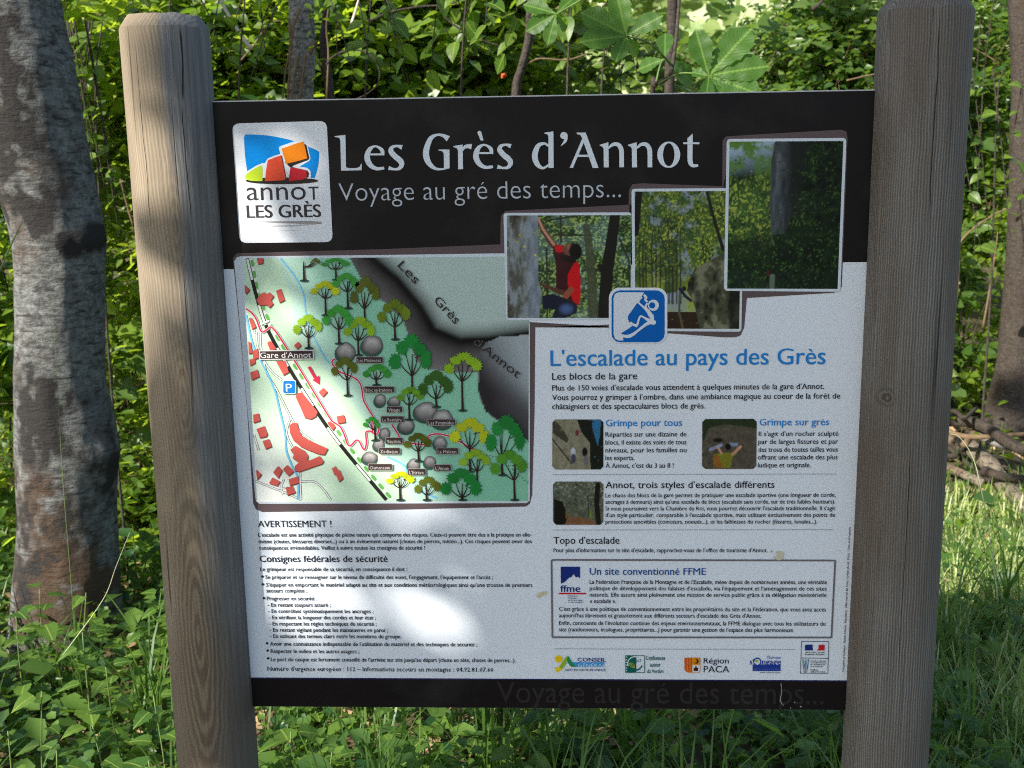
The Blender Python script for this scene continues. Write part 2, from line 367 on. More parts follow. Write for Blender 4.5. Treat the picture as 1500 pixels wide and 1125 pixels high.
# ---- text
_texts = []
def text(s_, x0, y0, x1, y1, cap, col, lay=6, bold=0.0, Z=None, dest=None, rot=False, res=2):
    if Z:
        sc = 1/(Z(1, 0)[0]-Z(0, 0)[0]); x0, y0 = Z(x0, y0); x1, y1 = Z(x1, y1); cap = cap/sc
    _texts.append((s_, x0, y0, x1, y1, cap, col, lay, bold, dest, rot, res))
def flush_texts():
    obs = []
    for T in [('H', 0, 0, 1, 0, 1, 0, 0, 0.0, None, False, 2), ('x', 0, 0, 1, 0, 1, 0, 0, 0.0, None, False, 2)]+_texts:
        cu = bpy.data.curves.new('t', 'FONT'); cu.body = T[0]; cu.size = 1.0; cu.offset = min(0.0, T[8]); cu.resolution_u = T[11]; cu.fill_mode = 'FRONT'
        o = bpy.data.objects.new('t', cu); COL.objects.link(o); obs.append(o)
    bpy.context.view_layer.update(); dg = bpy.context.evaluated_depsgraph_get()
    caph = 0.7
    for i, (o, T) in enumerate(zip(obs, [None, None]+_texts)):
        ev = o.evaluated_get(dg); me = ev.to_mesh(); n = len(me.vertices)
        v = np.zeros(n*3, np.float32); me.vertices.foreach_get('co', v); v = v.reshape(-1, 3)
        if i == 0: caph = v[:, 1].max(); ev.to_mesh_clear(); continue
        if i == 1: xh = v[:, 1].max(); ev.to_mesh_clear(); continue
        if T[0].upper() != T[0] and T[0] != 'annoT':
            k_ = 0.735*caph/xh; y_ = v[:, 1]; v[:, 1] = np.where(y_ < xh*1.04, y_*k_, np.where(y_ < caph*1.12, xh*1.04*k_+(y_-xh*1.04)*(caph*1.12-xh*1.04*k_)/(caph*1.12-xh*1.04), y_))
        fs = [tuple(p.vertices) for p in me.polygons]; ev.to_mesh_clear()
        s_, x0, y0, x1, y1, cap, col, lay, bold, dest, rot, res = T
        xmin, xmax = v[:, 0].min(), v[:, 0].max()
        d = np.array((x1-x0, y1-y0), float); L = np.linalg.norm(d); d /= L; up = np.array((d[1], -d[0]))
        if not rot:
            # keep baseline level on the board
            a, b = onp(x0, y0), onp(x1, y1); zc = (a[2]+b[2])/2
            pxm = cap/caph
            c1, c2 = onp((x0+x1)/2, (y0+y1)/2), onp((x0+x1)/2, (y0+y1)/2-cap)
            hs = (c2[2]-c1[2])/caph
            X = a[0]+(v[:, 0]-xmin)/(xmax-xmin)*(b[0]-a[0]); Zz = zc+v[:, 1]*hs
            yy = -0.0006-LAY*lay
            vs = np.stack((X, np.full(n, yy), Zz), 1)
        else:
            vs = []
            for vx, vy, _ in v:
                p = np.array((x0, y0))+d*((vx-xmin)/(xmax-xmin)*L)+up*(vy/caph*cap)
                vs.append(onp(p[0], p[1], lay))
        dest.m.add(vs, fs, col)
        if bold > 0:
            w2 = np.array(vs, float); dd_ = bold*1.1*(hs if not rot else cap/FPX*2/caph); w2[:, 0] += dd_; w2[:, 1] -= LAY*0.35; dest.m.add(w2, fs, col)
    for o in obs:
        cu = o.data; bpy.data.objects.remove(o); bpy.data.curves.remove(cu)

# ---- painted (half-tone) pictures: a fine grid whose vertices carry the printed colour
class Pic:
    def __init__(s, quad, nx, ny, lay, seed, r=0):
        s.q = [np.array(p, float) for p in quad]; s.nx, s.ny, s.lay = nx, ny, lay; s.rng = np.random.default_rng(seed)
        u, v = np.meshgrid(np.linspace(0, 1, nx), np.linspace(0, 1, ny)); s.u, s.v = u, v
        TL, TR, BR, BL = s.q
        P = (TL*(1-u[..., None])+TR*u[..., None])*(1-v[..., None])+(BL*(1-u[..., None])+BR*u[..., None])*v[..., None]
        s.X, s.Y = P[..., 0], P[..., 1]; s.c = np.zeros((ny, nx, 3)); s.r = r
    def noise(s, fx, fy=None, octv=3):
        fy = fy or fx; out = np.zeros_like(s.u); amp = 1; tot = 0
        for o in range(octv):
            gx, gy = int(fx*2**o)+2, int(fy*2**o)+2
            g = s.rng.random((gy, gx)); x = s.u*(gx-1.001); y = s.v*(gy-1.001); xi, yi = x.astype(int), y.astype(int); fx_, fy_ = x-xi, y-yi
            fx_ = fx_*fx_*(3-2*fx_); fy_ = fy_*fy_*(3-2*fy_)
            out += amp*((g[yi, xi]*(1-fx_)+g[yi, xi+1]*fx_)*(1-fy_)+(g[yi+1, xi]*(1-fx_)+g[yi+1, xi+1]*fx_)*fy_); tot += amp; amp *= 0.6
        return out/tot
    def inside(s, pts, Z=None):
        if Z: pts = [Z(*p) for p in pts]
        m_ = np.zeros_like(s.u, bool); n = len(pts)
        for i in range(n):
            (xa, ya), (xb, yb) = pts[i], pts[(i+1) % n]
            if ya == yb: continue
            c = ((ya > s.Y) != (yb > s.Y)) & (s.X < (xb-xa)*(s.Y-ya)/(yb-ya)+xa); m_ ^= c
        return m_
    def put(s, mask, col, a=1.0):
        a_ = (mask*a)[..., None] if not np.isscalar(mask) else mask
        s.c = s.c*(1-a_)+np.asarray(col)*a_
    def line(s, pts, wd, col, Z=None, a=1.0, wob=0):
        if Z: sc = 1/(Z(1, 0)[0]-Z(0, 0)[0]); pts = [Z(*p) for p in pts]; wd = np.asarray(wd)/sc
        wd = np.full(len(pts), wd, float) if np.ndim(wd) == 0 else np.asarray(wd, float)
        best = np.zeros_like(s.u)
        for i in range(len(pts)-1):
            a0, b0 = np.array(pts[i], float), np.array(pts[i+1], float); d = b0-a0; L2 = d@d+1e-9
            t_ = np.clip(((s.X-a0[0])*d[0]+(s.Y-a0[1])*d[1])/L2, 0, 1)
            dist = np.hypot(s.X-a0[0]-t_*d[0], s.Y-a0[1]-t_*d[1]); w_ = (wd[i]*(1-t_)+wd[i+1]*t_)/2
            best = np.maximum(best, np.clip((w_-dist)/0.8+0.5, 0, 1))
        s.put(best, col, a)
    def blob(s, x, y, rx, ry, col, Z=None, a=1.0, soft=0.35):
        if Z: sc = 1/(Z(1, 0)[0]-Z(0, 0)[0]); x, y = Z(x, y); rx /= sc; ry /= sc
        d = np.sqrt(((s.X-x)/rx)**2+((s.Y-y)/ry)**2); s.put(np.clip((1-d)/soft, 0, 1), col, a)
    def speckle(s, n, region, cols, rmin, rmax, Z=None, a=0.9):
        """many little leaf-like dabs inside region(x,y)->bool"""
        if Z is None: Z = lambda x, y: (x, y)
        sc = 1/(Z(1, 0)[0]-Z(0, 0)[0]); H, W_ = s.u.shape
        x0, y0, x1, y1 = s.X.min(), s.Y.min(), s.X.max(), s.Y.max()
        for _ in range(n):
            x = s.rng.uniform(x0, x1); y = s.rng.uniform(y0, y1)
            if region is not None and not region(x, y): continue
            r_ = s.rng.uniform(rmin, rmax); j = int((x-x0)/(x1-x0)*(W_-1)); i = int((y-y0)/(y1-y0)*(H-1)); k = int(r_*1.6)+2
            sl_ = (slice(max(0, i-k), i+k+1), slice(max(0, j-k), j+k+1))
            d = np.sqrt(((s.X[sl_]-x)/r_)**2+((s.Y[sl_]-y)/(r_*s.rng.uniform(0.5, 1)))**2)
            a_ = (np.clip((1-d)/0.5, 0, 1)*a)[..., None]; c = np.array(cols[s.rng.integers(len(cols))])*s.rng.uniform(0.6, 1.25)
            s.c[sl_] = s.c[sl_]*(1-a_)+c*a_
    def build(s, name, gain=1.0):
        H, W_ = s.u.shape; l = s.lay
        A = np.zeros((H, W_, 3))
        D = FWD[None, None]+RGT[None, None]*((s.X-750)/FPX)[..., None]+UP[None, None]*((562.5-s.Y)/FPX)[..., None]
        k = (0-CAM[1])/D[..., 1]; A = CAM+D*k[..., None]; A[..., 1] = -0.0006-LAY*l
        idx = np.arange(H*W_).reshape(H, W_)
        keep = np.ones((H-1, W_-1), bool)
        if s.r:
            jj, ii = np.meshgrid(np.arange(W_-1)+0.5, np.arange(H-1)+0.5); rr = s.r
            dx = np.maximum(np.maximum(rr-jj, jj-(W_-1-rr)), 0); dy = np.maximum(np.maximum(rr-ii, ii-(H-1-rr)), 0); keep = dx*dx+dy*dy < rr*rr
        F = np.stack((idx[1:, :-1], idx[1:, 1:], idx[:-1, 1:], idx[:-1, :-1]), -1)[keep].reshape(-1, 4)
        m_ = MB(); m_.v.append(A.reshape(-1, 3)); m_.f = F.tolist(); m_.n = H*W_
        c = np.concatenate((np.clip(s.c*gain, 0.002, 0.9), np.ones((H, W_, 1))), -1).reshape(-1, 4); m_.c.append(c)
        return m_.build(name, M_print, panel)
def L3(r, g, b): return np.array(lin(r, g, b)[:3])

# ---- ground of the print
a = Art()
a.poly([(300, 140), (1296, 120), (1254, 1050), (362, 1050)][0:0] or [(302, 385), (1288, 378), (1250, 1000), (360, 1000)], WHITE, 0)
a.build('white_ground')
a = Art()
pa = [onp(290, 300), onp(1300, 300)]
def rectp(x0, z0, x1, z1, col, lay, art):
    y = -0.0006-LAY*lay
    art.m.add([(x0, y, z0), (x1, y, z0), (x1, y, z1), (x0, y, z1)], [(0, 1, 2, 3)], col)
zh = onp(1260, 384)[2]; zb = onp(360, 994)[2]
rectp(-PW/2-0.034, zh, PW/2+0.034, PZ0+PH-0.002, BLACK, 1, a); a.build('header_band'); a = Art()
rectp(-PW/2-0.034, PZ0+0.0005, PW/2+0.034, zb, BLACK, 1, a)
rectp(-PW/2-0.034, zb, PW/2+0.034, zb+0.0025, (0.02, 0.02, 0.09, 1), 1, a)
a.build('footer_band')

# brown drop shapes behind frames
Z2 = Zm(700, 130, 2.5); Z3 = Zm(340, 370, 2.96)
a = Art()
a.poly([(341, 378), (347, 371), (560, 365), (733, 358), (745, 358), (745, 470), (920, 480), (920, 474.5), (784, 479.5), (783, 600), (779.5, 725), (776, 738), (770, 742), (500, 748.5), (384, 750), (375, 746), (371, 738), (362, 600), (350, 470)], BROWN, 2)
a.poly([(733, 330), (734, 316), (740, 309), (922, 300), (922, 350), (745, 350), (745, 370), (733, 370)], BROWN, 2.1)
a.poly([(921, 300), (921, 280), (926, 270), (940, 268.5), (1061, 273), (1061, 300), (940, 300)], BROWN, 2.2)
a.poly([(1058, 280), (1058.5, 206), (1063, 200), (1090, 198), (1232, 190), (1240, 193), (1241.5, 202), (1233, 420), (1228, 427), (1220, 429), (1094, 436.5), (1090, 480), (1085, 491), (1078, 494), (1060, 494), (975, 488), (975, 470), (1060, 470), (1060, 400), (1200, 400), (1210, 220), (1070, 220)], BROWN, 2.3)
a.build('mauve_frame_shadow')
# white frames
a = Art()
a.poly([(343, 383), (347, 377), (352, 375.5), (560, 373.5), (741, 371), (741, 466), (771, 470.5), (776, 473), (776, 733), (771, 737), (380, 738), (375, 734), (374, 729)], LGREY, 3)
a.quadr([(737.5, 312), (925, 311), (923, 468), (741.5, 469)], 5, LGREY, 4.0)
a.quadr([(925, 276.5), (1090, 275.5), (1086, 486), (927, 484.5)], 5, LGREY, 4.95)
a.quadr([(1064.5, 203.5), (1240, 202), (1231, 427.5), (1060.5, 426)], 6, LGREY, 5.85)
a.quadr([(340, 181), (478.5, 177), (487.5, 354.5), (351, 356)], 11, (0.78, 0.81, 0.86, 1), 4)
a.build('white_frame')

# ---- logo
a = Art(); ZL = Zm(345, 175, 6.083)
a.poly(cat([(75, 160), (85, 138), (105, 133), (260, 140), (400, 162), (520, 192), (600, 225), (650, 243), (730, 278), (745, 310), (735, 420), (705, 522)], 4).tolist()+[(660, 520), (400, 500), (105, 465)]+cat([(105, 465), (85, 330), (75, 160)], 4).tolist()[1:-1], lin(0, 140, 225), 5, ZL)
W2 = (0.78, 0.81, 0.86, 1)
a.poly([(108, 460), (180, 415), (235, 390), (262, 388), (285, 350), (340, 325), (400, 308), (385, 250), (400, 238), (520, 196), (600, 192), (640, 225), (668, 350), (655, 370), (570, 420), (640, 432), (668, 460), (672, 530), (400, 540), (95, 520)], W2, 5.8, ZL)
a.ell(413, 546, 324, 30, (0.03, 0.022, 0.022, 1), 6.6, ZL, 40)
a.poly(cat([(80, 520), (95, 490), (150, 450), (215, 414), (238, 420), (240, 530), (225, 549), (120, 543), (80, 520)], 3).tolist(), lin(190, 215, 50), 7.5, ZL)
a.poly([(400, 322), (415, 325), (450, 500), (448, 535), (425, 540)], (0.03, 0.02, 0.02, 1), 7.5, ZL)
a.poly(cat([(262, 540), (285, 375), (310, 355), (395, 322), (408, 335), (443, 500), (440, 535), (420, 541), (275, 550), (262, 540)], 3).tolist(), lin(228, 82, 55), 8.4, ZL)
a.poly([(600, 215), (630, 225), (658, 345), (645, 362), (520, 408), (500, 425), (478, 420), (440, 380)], (0.03, 0.02, 0.02, 1), 7.5, ZL)
a.poly(cat([(412, 270), (425, 255), (590, 200), (610, 215), (636, 330), (625, 350), (470, 390), (448, 380), (412, 270)], 3).tolist(), lin(240, 135, 25), 8.4, ZL)
a.poly([(485, 425), (510, 425), (640, 455), (655, 480), (648, 515), (610, 525)], (0.03, 0.02, 0.02, 1), 7.5, ZL)
a.poly(cat([(474, 535), (488, 440), (505, 428), (620, 455), (632, 475), (630, 515), (615, 530), (490, 550), (474, 535)], 3).tolist(), lin(205, 35, 50), 8.4, ZL)
DG = (0.045, 0.04, 0.045, 1)
text('anno', 103, 718, 630, 715, 152, DG, 5, 0.0, ZL, a, res=6); text('T', 655, 715, 742, 714, 116, DG, 5, 0.02, ZL, a, res=6)
text('LES GRÈS', 103, 876, 757, 870, 112, DG, 5, 0.05, ZL, a, res=6)
a.stroke([(150, 910), (400, 915), (650, 918), (768, 922)], [2, 16, 26, 20], (0.33, 0.31, 0.31, 1), 5, ZL)
a.stroke([(290, 950), (500, 946), (720, 932)], [2, 12, 8], (0.5, 0.48, 0.48, 1), 5.9, ZL)
a.stroke([(380, 985), (470, 990), (580, 988)], [1, 7, 1], (0.6, 0.6, 0.6, 1), 5, ZL)
emblem_art = a

# ---- title
a = Art(); A_ = Zm(480, 170, 5.0); B_ = Zm(760, 170, 5.0); TC = (0.70, 0.76, 0.82, 1)
def ge(dx, dy):
    Zs = lambda x, y: A_(x+dx, y+dy)
    a.poly([(298, 274), (405, 274), (416, 288), (298, 288)], TC, 4, Zs)
    a.stroke([(403, 287), (396, 248), (350, 221), (306, 246), (289, 305), (312, 358), (358, 385), (414, 381)], [26, 27, 14, 32, 42, 37, 25, 20], TC, 5, Zs)
def gs(dx, dy):
    Zs = lambda x, y: A_(x+dx, y+dy)
    a.stroke([(545, 229), (508, 219), (474, 228), (463, 256), (490, 292), (530, 326), (542, 356), (522, 385), (485, 389), (446, 380)], [34, 17, 25, 38, 40, 42, 36, 24, 17, 30], TC, 4, Zs)
a.poly([(50, 147), (130, 138), (134, 366), (138, 377), (150, 381), (212, 381), (232, 373), (249, 345), (248, 397), (98, 400), (93, 182), (85, 160), (50, 152)], TC, 4, A_)
ge(0, 0); gs(0, 0); TW = [a]; a = Art(); ge(797, -10); gs(797, -9)
a.poly([(1095, 118), (1112, 108), (1124, 114), (1141, 178), (1120, 179)], TC, 4, A_)
a.stroke([(884, 166), (845, 143), (800, 138), (752, 168), (721, 258), (733, 330), (780, 380), (835, 389), (890, 376)], [44, 24, 17, 34, 44, 42, 24, 14, 14], TC, 4, A_)
a.poly([(813, 245), (892, 245), (893, 378), (852, 384), (850, 272), (840, 258), (813, 253)], TC, 5, A_)
a.poly([(920, 220), (988, 209), (992, 388), (956, 390), (954, 250), (945, 235), (920, 226)], TC, 4, A_)
a.stroke([(983, 258), (1002, 229), (1027, 221), (1054, 224)], [10, 22, 30, 40], TC, 5, A_)
TW.append(a); a = Art()
a.stroke([(222, 222), (185, 201), (140, 220), (117, 290), (135, 352), (178, 381), (226, 352)], [14, 18, 33, 42, 36, 18, 14], TC, 4, B_)
a.poly([(187, 122), (253, 112), (255, 380), (217, 381), (217, 150), (208, 134), (187, 128)], TC, 5, B_)
a.ell(330, 143, 27, 26, TC, 4, B_); a.stroke([(344, 145), (340, 182), (308, 219)], [28, 22, 3], TC, 5, B_)
a.poly([(425, 121), (490, 121), (584, 380), (541, 380), (466, 168), (452, 140), (425, 131)], TC, 4, B_)
a.poly([(372, 380), (396, 380), (482, 178), (470, 152)], TC, 5, B_); a.poly([(424, 283), (535, 283), (540, 299), (418, 299)], TC, 6, B_)
for dx in (0, 207):
    Zs = lambda x, y, dx=dx: B_(x+dx, y)
    a.poly([(592, 211), (656, 192), (659, 375), (622, 376), (621, 240), (612, 224), (592, 217)], TC, 4, Zs)
    a.stroke([(655, 236), (690, 208), (728, 210), (750, 245), (753, 300), (753, 375)], [12, 24, 30, 34, 34, 34], TC, 5, Zs)
a.ring(1098, 283, (84, 96), (42, 84), TC, 4, B_, 36)
a.poly([(1274, 128), (1272, 300), (1235, 300), (1235, 162)], TC, 4, B_); a.stroke([(1253, 290), (1256, 335), (1272, 362), (1313, 362)], [37, 36, 26, 18], TC, 5, B_)
a.poly([(1205, 192), (1322, 192), (1322, 206), (1205, 206)], TC, 6, B_)
TW.append(a); a = sub_art = Art()
text('Voyage au gré des temps...', 497, 293.5, 909.5, 290, 25.5, (0.50, 0.54, 0.60, 1), 4, -0.012, None, a, res=5)
a = ghost_art = Art()
text('Voyage au gré des temps...', 728, 1029, 1206, 1031.5, 30, (0.026, 0.022, 0.023, 1), 3, 0.0, None, a, res=5)

# ---- body text
BODY = []
def block(nm):
    o = Art(); BODY.append((o, nm)); return o
b = block('warning_text'); Z4 = Zm(350, 740, 3.261); Z5 = Zm(790, 480, 3.1915); Z6 = Zm(790, 770, 3.1915)
text('AVERTISSEMENT !', 92, 104, 442, 104, 31, INK, 5, 0.002, Z4, b)
for s_, x, y, xx, yy in (
 ("L'escalade est une activité physique de pleine nature qui comporte des risques. Ceux-ci peuvent être dus a la pratique en elle-", 93, 148, 1397, 151),
 ("même (chutes, blessures diverses...) ou à un évènement naturel (chutes de pierres, météo...). Ces risques peuvent avoir des", 95, 180, 1398, 182),
 ("conséquences irrémédiables. Veillez à suivre toutes les consignes de sécurité !", 97, 211, 888, 213),
 ("Le grimpeur est responsable de sa sécurité, en conséquence il doit :", 103, 313, 803, 315),
 ("Se préparer et se renseigner sur le niveau de difficulté des voies, l'engagement, l'équipement et l'accès ;", 127, 350, 1213, 354),
 ("S'équiper en emportant le matériel adapté au site et aux conditions météorologiques ainsi qu'une trousse de premiers", 130, 387, 1401, 391),
 ("secours complète ;", 132, 416, 325, 417), ("Progresser en sécurité :", 134, 453, 372, 454),
 ("- En restant toujours assuré ;", 138, 484, 438, 485), ("- En contrôlant systématiquement les ancrages ;", 140, 514, 642, 515),
 ("- En vérifiant la longueur des cordes et leur état ;", 143, 544, 653, 545), ("- En respectant les règles techniques de sécurité ;", 145, 574, 657, 575),
 ("- En restant vigilant pendant les manœuvres en paroi ;", 147, 604, 711, 605), ("- En utilisant des termes clairs entre les membres du groupe.", 149, 634, 776, 635),
 ("Avoir une connaissance indispensable de l'utilisation du matériel et des techniques de sécurité ;", 149, 670, 1137, 674),
 ("Respecter le milieu et les autres usagers ;", 152, 705, 574, 707),
 ("Le port du casque est fortement conseillé de l'arrivée sur site jusqu'au départ (chute en tête, chutes de pierres...).", 153, 744, 1321, 750)):
    text(s_, x, y, xx, yy, 17.5, INK, 5, 0.026, Z4, b, res=2)
for x, y in ((112, 341), (114, 378), (119, 444), (134, 660), (137, 695), (139, 732)): b.ell(x, y, 6, 6, INK, 5, Z4, 8)
text("Consignes fédérales de sécurité", 100, 270, 710, 271, 30, INK, 5, 0.02, Z4, block('heading'))
text("Numéro d'urgence européen : 112 – Informations secours en montagne : 04.92.81.07.60", 137, 789, 1215, 797, 20, INK, 5, 0.018, Z4, b, res=1)
b = block('heading')
text("L'escalade au pays des Grès", 52, 178, 1335, 171, 72, BLUE, 5, 0.014, Z5, b, res=5)
b = block('introduction_text')
text("Les blocs de la gare", 60, 243, 457, 241, 31, INK, 5, 0.012, Z5, b)
for s_, x, y, xx, yy in (("Plus de 150 voies d'escalade vous attendent à quelques minutes de la gare d'Annot.", 60, 292, 1330, 288),
 ("Vous pourrez y grimper à l'ombre, dans une ambiance magique au coeur de la forêt de", 60, 337, 1405, 332), ("châtaigniers et des spectaculaires blocs de grès.", 60, 380, 775, 378)):
    text(s_, x, y, xx, yy, 25, INK, 5, 0.018, Z5, b, res=2)
b = block('caption_text')
text("Grimpe pour tous", 310, 460, 666, 459, 30, BLUE, 5, 0.02, Z5, b); text("Grimpe sur grès", 1028, 457, 1353, 455, 30, BLUE, 5, 0.02, Z5, block('heading'))
b2 = block('caption_text')
for s_, x, y, xx in (("Réparties sur une dizaine de", 309, 509, 687), ("blocs, il existe des voies de tous", 309, 546, 687), ("niveaux, pour les familles ou", 309, 583, 687), ("les experts.", 309, 619, 444), ("À Annot, c'est du 3 au 8 !", 309, 655, 627),
 ("Il s'agit d'un rocher sculpté", 1025, 506, 1397), ("par de larges fissures et par", 1023, 543, 1395), ("des trous de toutes tailles vous", 1023, 580, 1394), ("offrant une escalade des plus", 1021, 616, 1393), ("ludique et originale.", 1021, 653, 1268)):
    text(s_, x, y, xx, y-1, 21, INK, 5, 0.016, Z5, b if x < 900 else b2, res=2)
b = block('style_text')
text("Annot, trois styles d'escalade différents", 309, 750, 1098, 748, 30, INK, 5, 0.014, Z5, b)
for i, (s_, xx) in enumerate((("Le chaos des blocs de la gare permet de pratiquer une escalade sportive (une longueur de corde,", 1384),
 ("ancrages à demeure) ainsi qu'une escalade de blocs (escalade sans corde, sur de très faibles hauteurs).", 1382),
 ("Si vous poursuivez vers la Chambre du Roi, vous pourrez découvrir l'escalade traditionnelle. Il s'agit", 1382),
 ("d'un style particulier, comparable à l'escalade sportive, mais utilisant exclusivement des points de", 1381),
 ("protections amovibles (coinceurs, noeuds...), et les faiblesses du rocher (fissures, lunules...).", 1298))):
    text(s_, 309, 791.5+i*31, xx, 791+i*31, 18, INK, 5, 0.018, Z5, b, res=2)
b = block('guidebook_text')
text("Topo d'escalade", 66, 84, 374, 84, 31, INK, 5, 0.012, Z6, b)
text("Pour plus d'information sur le site d'escalade, rapprochez-vous de l'office de tourisme d'Annot.", 66, 123, 1066, 124, 18, INK, 5, 0.018, Z6, b, res=2)
NB = (0.02, 0.08, 0.30, 1)
b = block('federation_text')
text("Un site conventionné FFME", 235, 229, 777, 229, 31, NB, 5, 0.018, Z6, b)
for s_, x, y, xx in (("La Fédération Française de la Montagne et de l'Escalade, mène depuis de nombreuses années, une véritable", 235, 272, 1343),
 ("politique de développement des falaises d'escalade, via l'équipement et l'aménagement de ces sites", 235, 302, 1342), ("naturels. Elle assure ainsi pleinement une mission de service public grâce à sa délégation ministérielle", 235, 332, 1341), ("« escalade ».", 236, 361, 357),
 ("C'est grâce à une politique de conventionnement entre les propriétaires du site et la Fédération, que vous avez accès", 92, 399, 1339), ("aujourd'hui librement et gratuitement aux différents secteurs d'escalade des Grès d'Annot.", 92, 429, 1036),
 ("Enfin, consciente de l'évolution continue des enjeux environnementaux, la FFME dialogue avec tous les utilisateurs du", 92, 465, 1336), ("site (randonneurs, écologues, propriétaires...) pour garantir une gestion de l'espace des plus harmonieuse.", 92, 495, 1190)):
    text(s_, x, y, xx, y, 18, INK, 5, 0.018, Z6, b, res=2)
# ---- rules, frame, dotted lines
c = Art(); GR = (0.30, 0.32, 0.36, 1)
def dots(x0, y0, x1, y1, Z):
    n = int((x1-x0)/8.2)
    for i in range(n):
        x = x0+(x1-x0)*i/n; y = y0+(y1-y0)*i/n; c.poly([(x, y-1.9), (x, y+1.9), (x+4.2, y+1.9), (x+4.2, y-1.9)], GR, 5, Z)
dots(62, 687, 1390, 684, Z5); dots(65, 946, 1378, 944, Z5); dots(70, 576, 1200, 579, Z6)
FR = (0.16, 0.145, 0.16, 1)
for pts in ([(70, 160), (1375, 163)], [(1383, 172), (1366, 516)], [(1358, 523), (70, 522)], [(61, 512), (57, 172)]): c.stroke(pts, 8, FR, 5, Z6, smooth=False)
for pts in ([(57, 174), (59, 163), (72, 160)], [(1373, 163), (1383, 165), (1383, 175)], [(1366, 514), (1366, 522), (1356, 523)], [(72, 522), (62, 521), (61, 510)]): c.stroke(pts, 8, FR, 6, Z6)
c.build('rule_line')

# ---- small logos
LOGOS = []
def logo(nm):
    o = Art(); LOGOS.append((o, nm)); return o
d = logo('mountain_logo'); NV = lin(25, 45, 120); TE = lin(10, 95, 85)
d.poly([(100, 192), (190, 192), (190, 246), (180, 238), (172, 243), (160, 226), (150, 240), (138, 244), (120, 262), (101, 272)], NV, 5, Z6)
text('ffme', 98, 309, 190, 309, 30, NV, 5, 0.03, Z6, d); d.poly([(90, 314), (219, 314), (219, 321), (90, 321)], lin(205, 30, 45), 5, Z6)
for i, s_ in enumerate(('Fédération', 'Française', 'de la montagne', 'et de l\'escalade')): text(s_, 134, 331+i*9.6, (178, 176, 203, 203)[i], 331+i*9.6, 6.5, NV, 5, 0.02, Z6, d, res=1)
L1 = Zm(800, 930, 6.522); d = logo('council_logo')
YE = lin(240, 200, 20)
d.ell(120, 230, 37, 35, YE, 5, L1)
d.stroke([(90, 335), (130, 322), (165, 270), (205, 215)], [48, 40, 30, 30], lin(235, 205, 40), 5, L1)
d.stroke([(140, 318), (170, 275), (205, 212)], [30, 34, 28], lin(140, 185, 50), 6, L1)
d.poly([(205, 195), (225, 225), (245, 262), (275, 290), (300, 305), (240, 305), (215, 280), (200, 245)], lin(40, 140, 90), 7, L1)
d.poly([(215, 215), (245, 262), (560, 262), (540, 305), (300, 305), (270, 290)], lin(60, 150, 215), 6, L1)
text('CONSEIL', 299, 252, 568, 252, 36, NV, 8, 0.03, L1, d); text('GÉNÉRAL', 302, 304, 566, 304, 34, lin(190, 220, 240), 9, 0.015, L1, d)
text('ALPES DE HAUTE-PROVENCE', 178, 342, 568, 342, 20, NV, 8, 0.02, L1, d, res=1)
d = logo('river_logo')
d.poly([(757, 196), (860, 196), (860, 362), (757, 362)], TE, 5, L1)
for p in ([(757, 196), (945, 196), (945, 201), (757, 201)], [(757, 357), (945, 357), (945, 362), (757, 362)], [(938, 201), (945, 201), (945, 357), (938, 357)]): d.poly(p, TE, 6, L1)
d.ring(850, 275, (75, 72), (66, 62), lin(220, 230, 225), 7, L1, 14, 160, 290); d.ring(850, 270, (76, 74), (64, 62), TE, 6, L1, 14, 20, 85)
d.ell(820, 290, 34, 20, lin(150, 170, 60), 7, L1, 16, 0.6); d.ell(820, 290, 26, 13, lin(30, 90, 60), 8, L1, 16, 0.6); d.stroke([(795, 270), (845, 312)], 5, lin(200, 200, 90), 9, L1)
for i in range(6): d.ell(868+i % 3*17, 244+i//3*14-i % 3*4, 5, 5, TE, 6, L1, 8); d.poly([(763, 206+i*26), (775, 206+i*26), (775, 216+i*26), (763, 216+i*26)], lin(200, 215, 210), 7, L1)
text('Confluences', 952, 238, 1134, 238, 38, TE, 5, 0.02, L1, d); text('autour', 992, 302, 1090, 302, 36, TE, 5, 0.02, L1, d); text('du Verdon', 963, 362, 1118, 362, 34, TE, 5, 0.02, L1, d)
L2 = Zm(1000, 930, 6.0); d = logo('region_logo')
OR, RE = lin(225, 140, 30), lin(200, 60, 35)
d.poly([(14, 200), (156, 200), (156, 310), (148, 332), (85, 335), (40, 330), (16, 310)], OR, 5, L2)
for i in range(5): x = 18+i*14; d.poly([(x, 203), (x+7, 203), (x+7, 328 if i else 308), (x, 324 if i else 304)], RE, 6, L2)
d.ell(120, 232, 20, 22, lin(60, 35, 30), 6, L2); d.ell(112, 230, 12, 14, OR, 7, L2)
d.poly([(86, 265), (152, 265), (150, 312), (144, 328), (86, 331)], (0.75, 0.75, 0.75, 1), 6, L2)
d.poly([(95, 285), (106, 292), (116, 268), (127, 292), (138, 285), (136, 318), (97, 318)], lin(70, 25, 35), 7, L2)
text('Région', 183, 250, 403, 249, 46, INK, 5, 0.004, L2, d, res=4); text('PACA', 183, 328, 408, 327, 56, INK, 5, 0.0, L2, d, res=4)
d = logo('fund_logo')
text("l'Europe", 740, 208, 860, 208, 24, lin(40, 80, 170), 5, 0.008, L2, d)
d.poly([(615, 262), (860, 262), (860, 318), (615, 318)], lin(35, 60, 150), 5, L2)
text("s'", 588, 258, 618, 258, 44, lin(35, 60, 150), 6, 0.02, L2, d); text('ngage', 695, 258, 860, 258, 46, lin(35, 60, 150), 7, 0.02, L2, d)
d.ring(655, 237, (36, 37), (26, 26), lin(35, 60, 150), 7, L2, 20); d.ell(655, 237, 27, 27, (0.7, 0.74, 0.78, 1), 6, L2); d.ell(650, 228, 16, 10, lin(150, 180, 50), 8, L2)
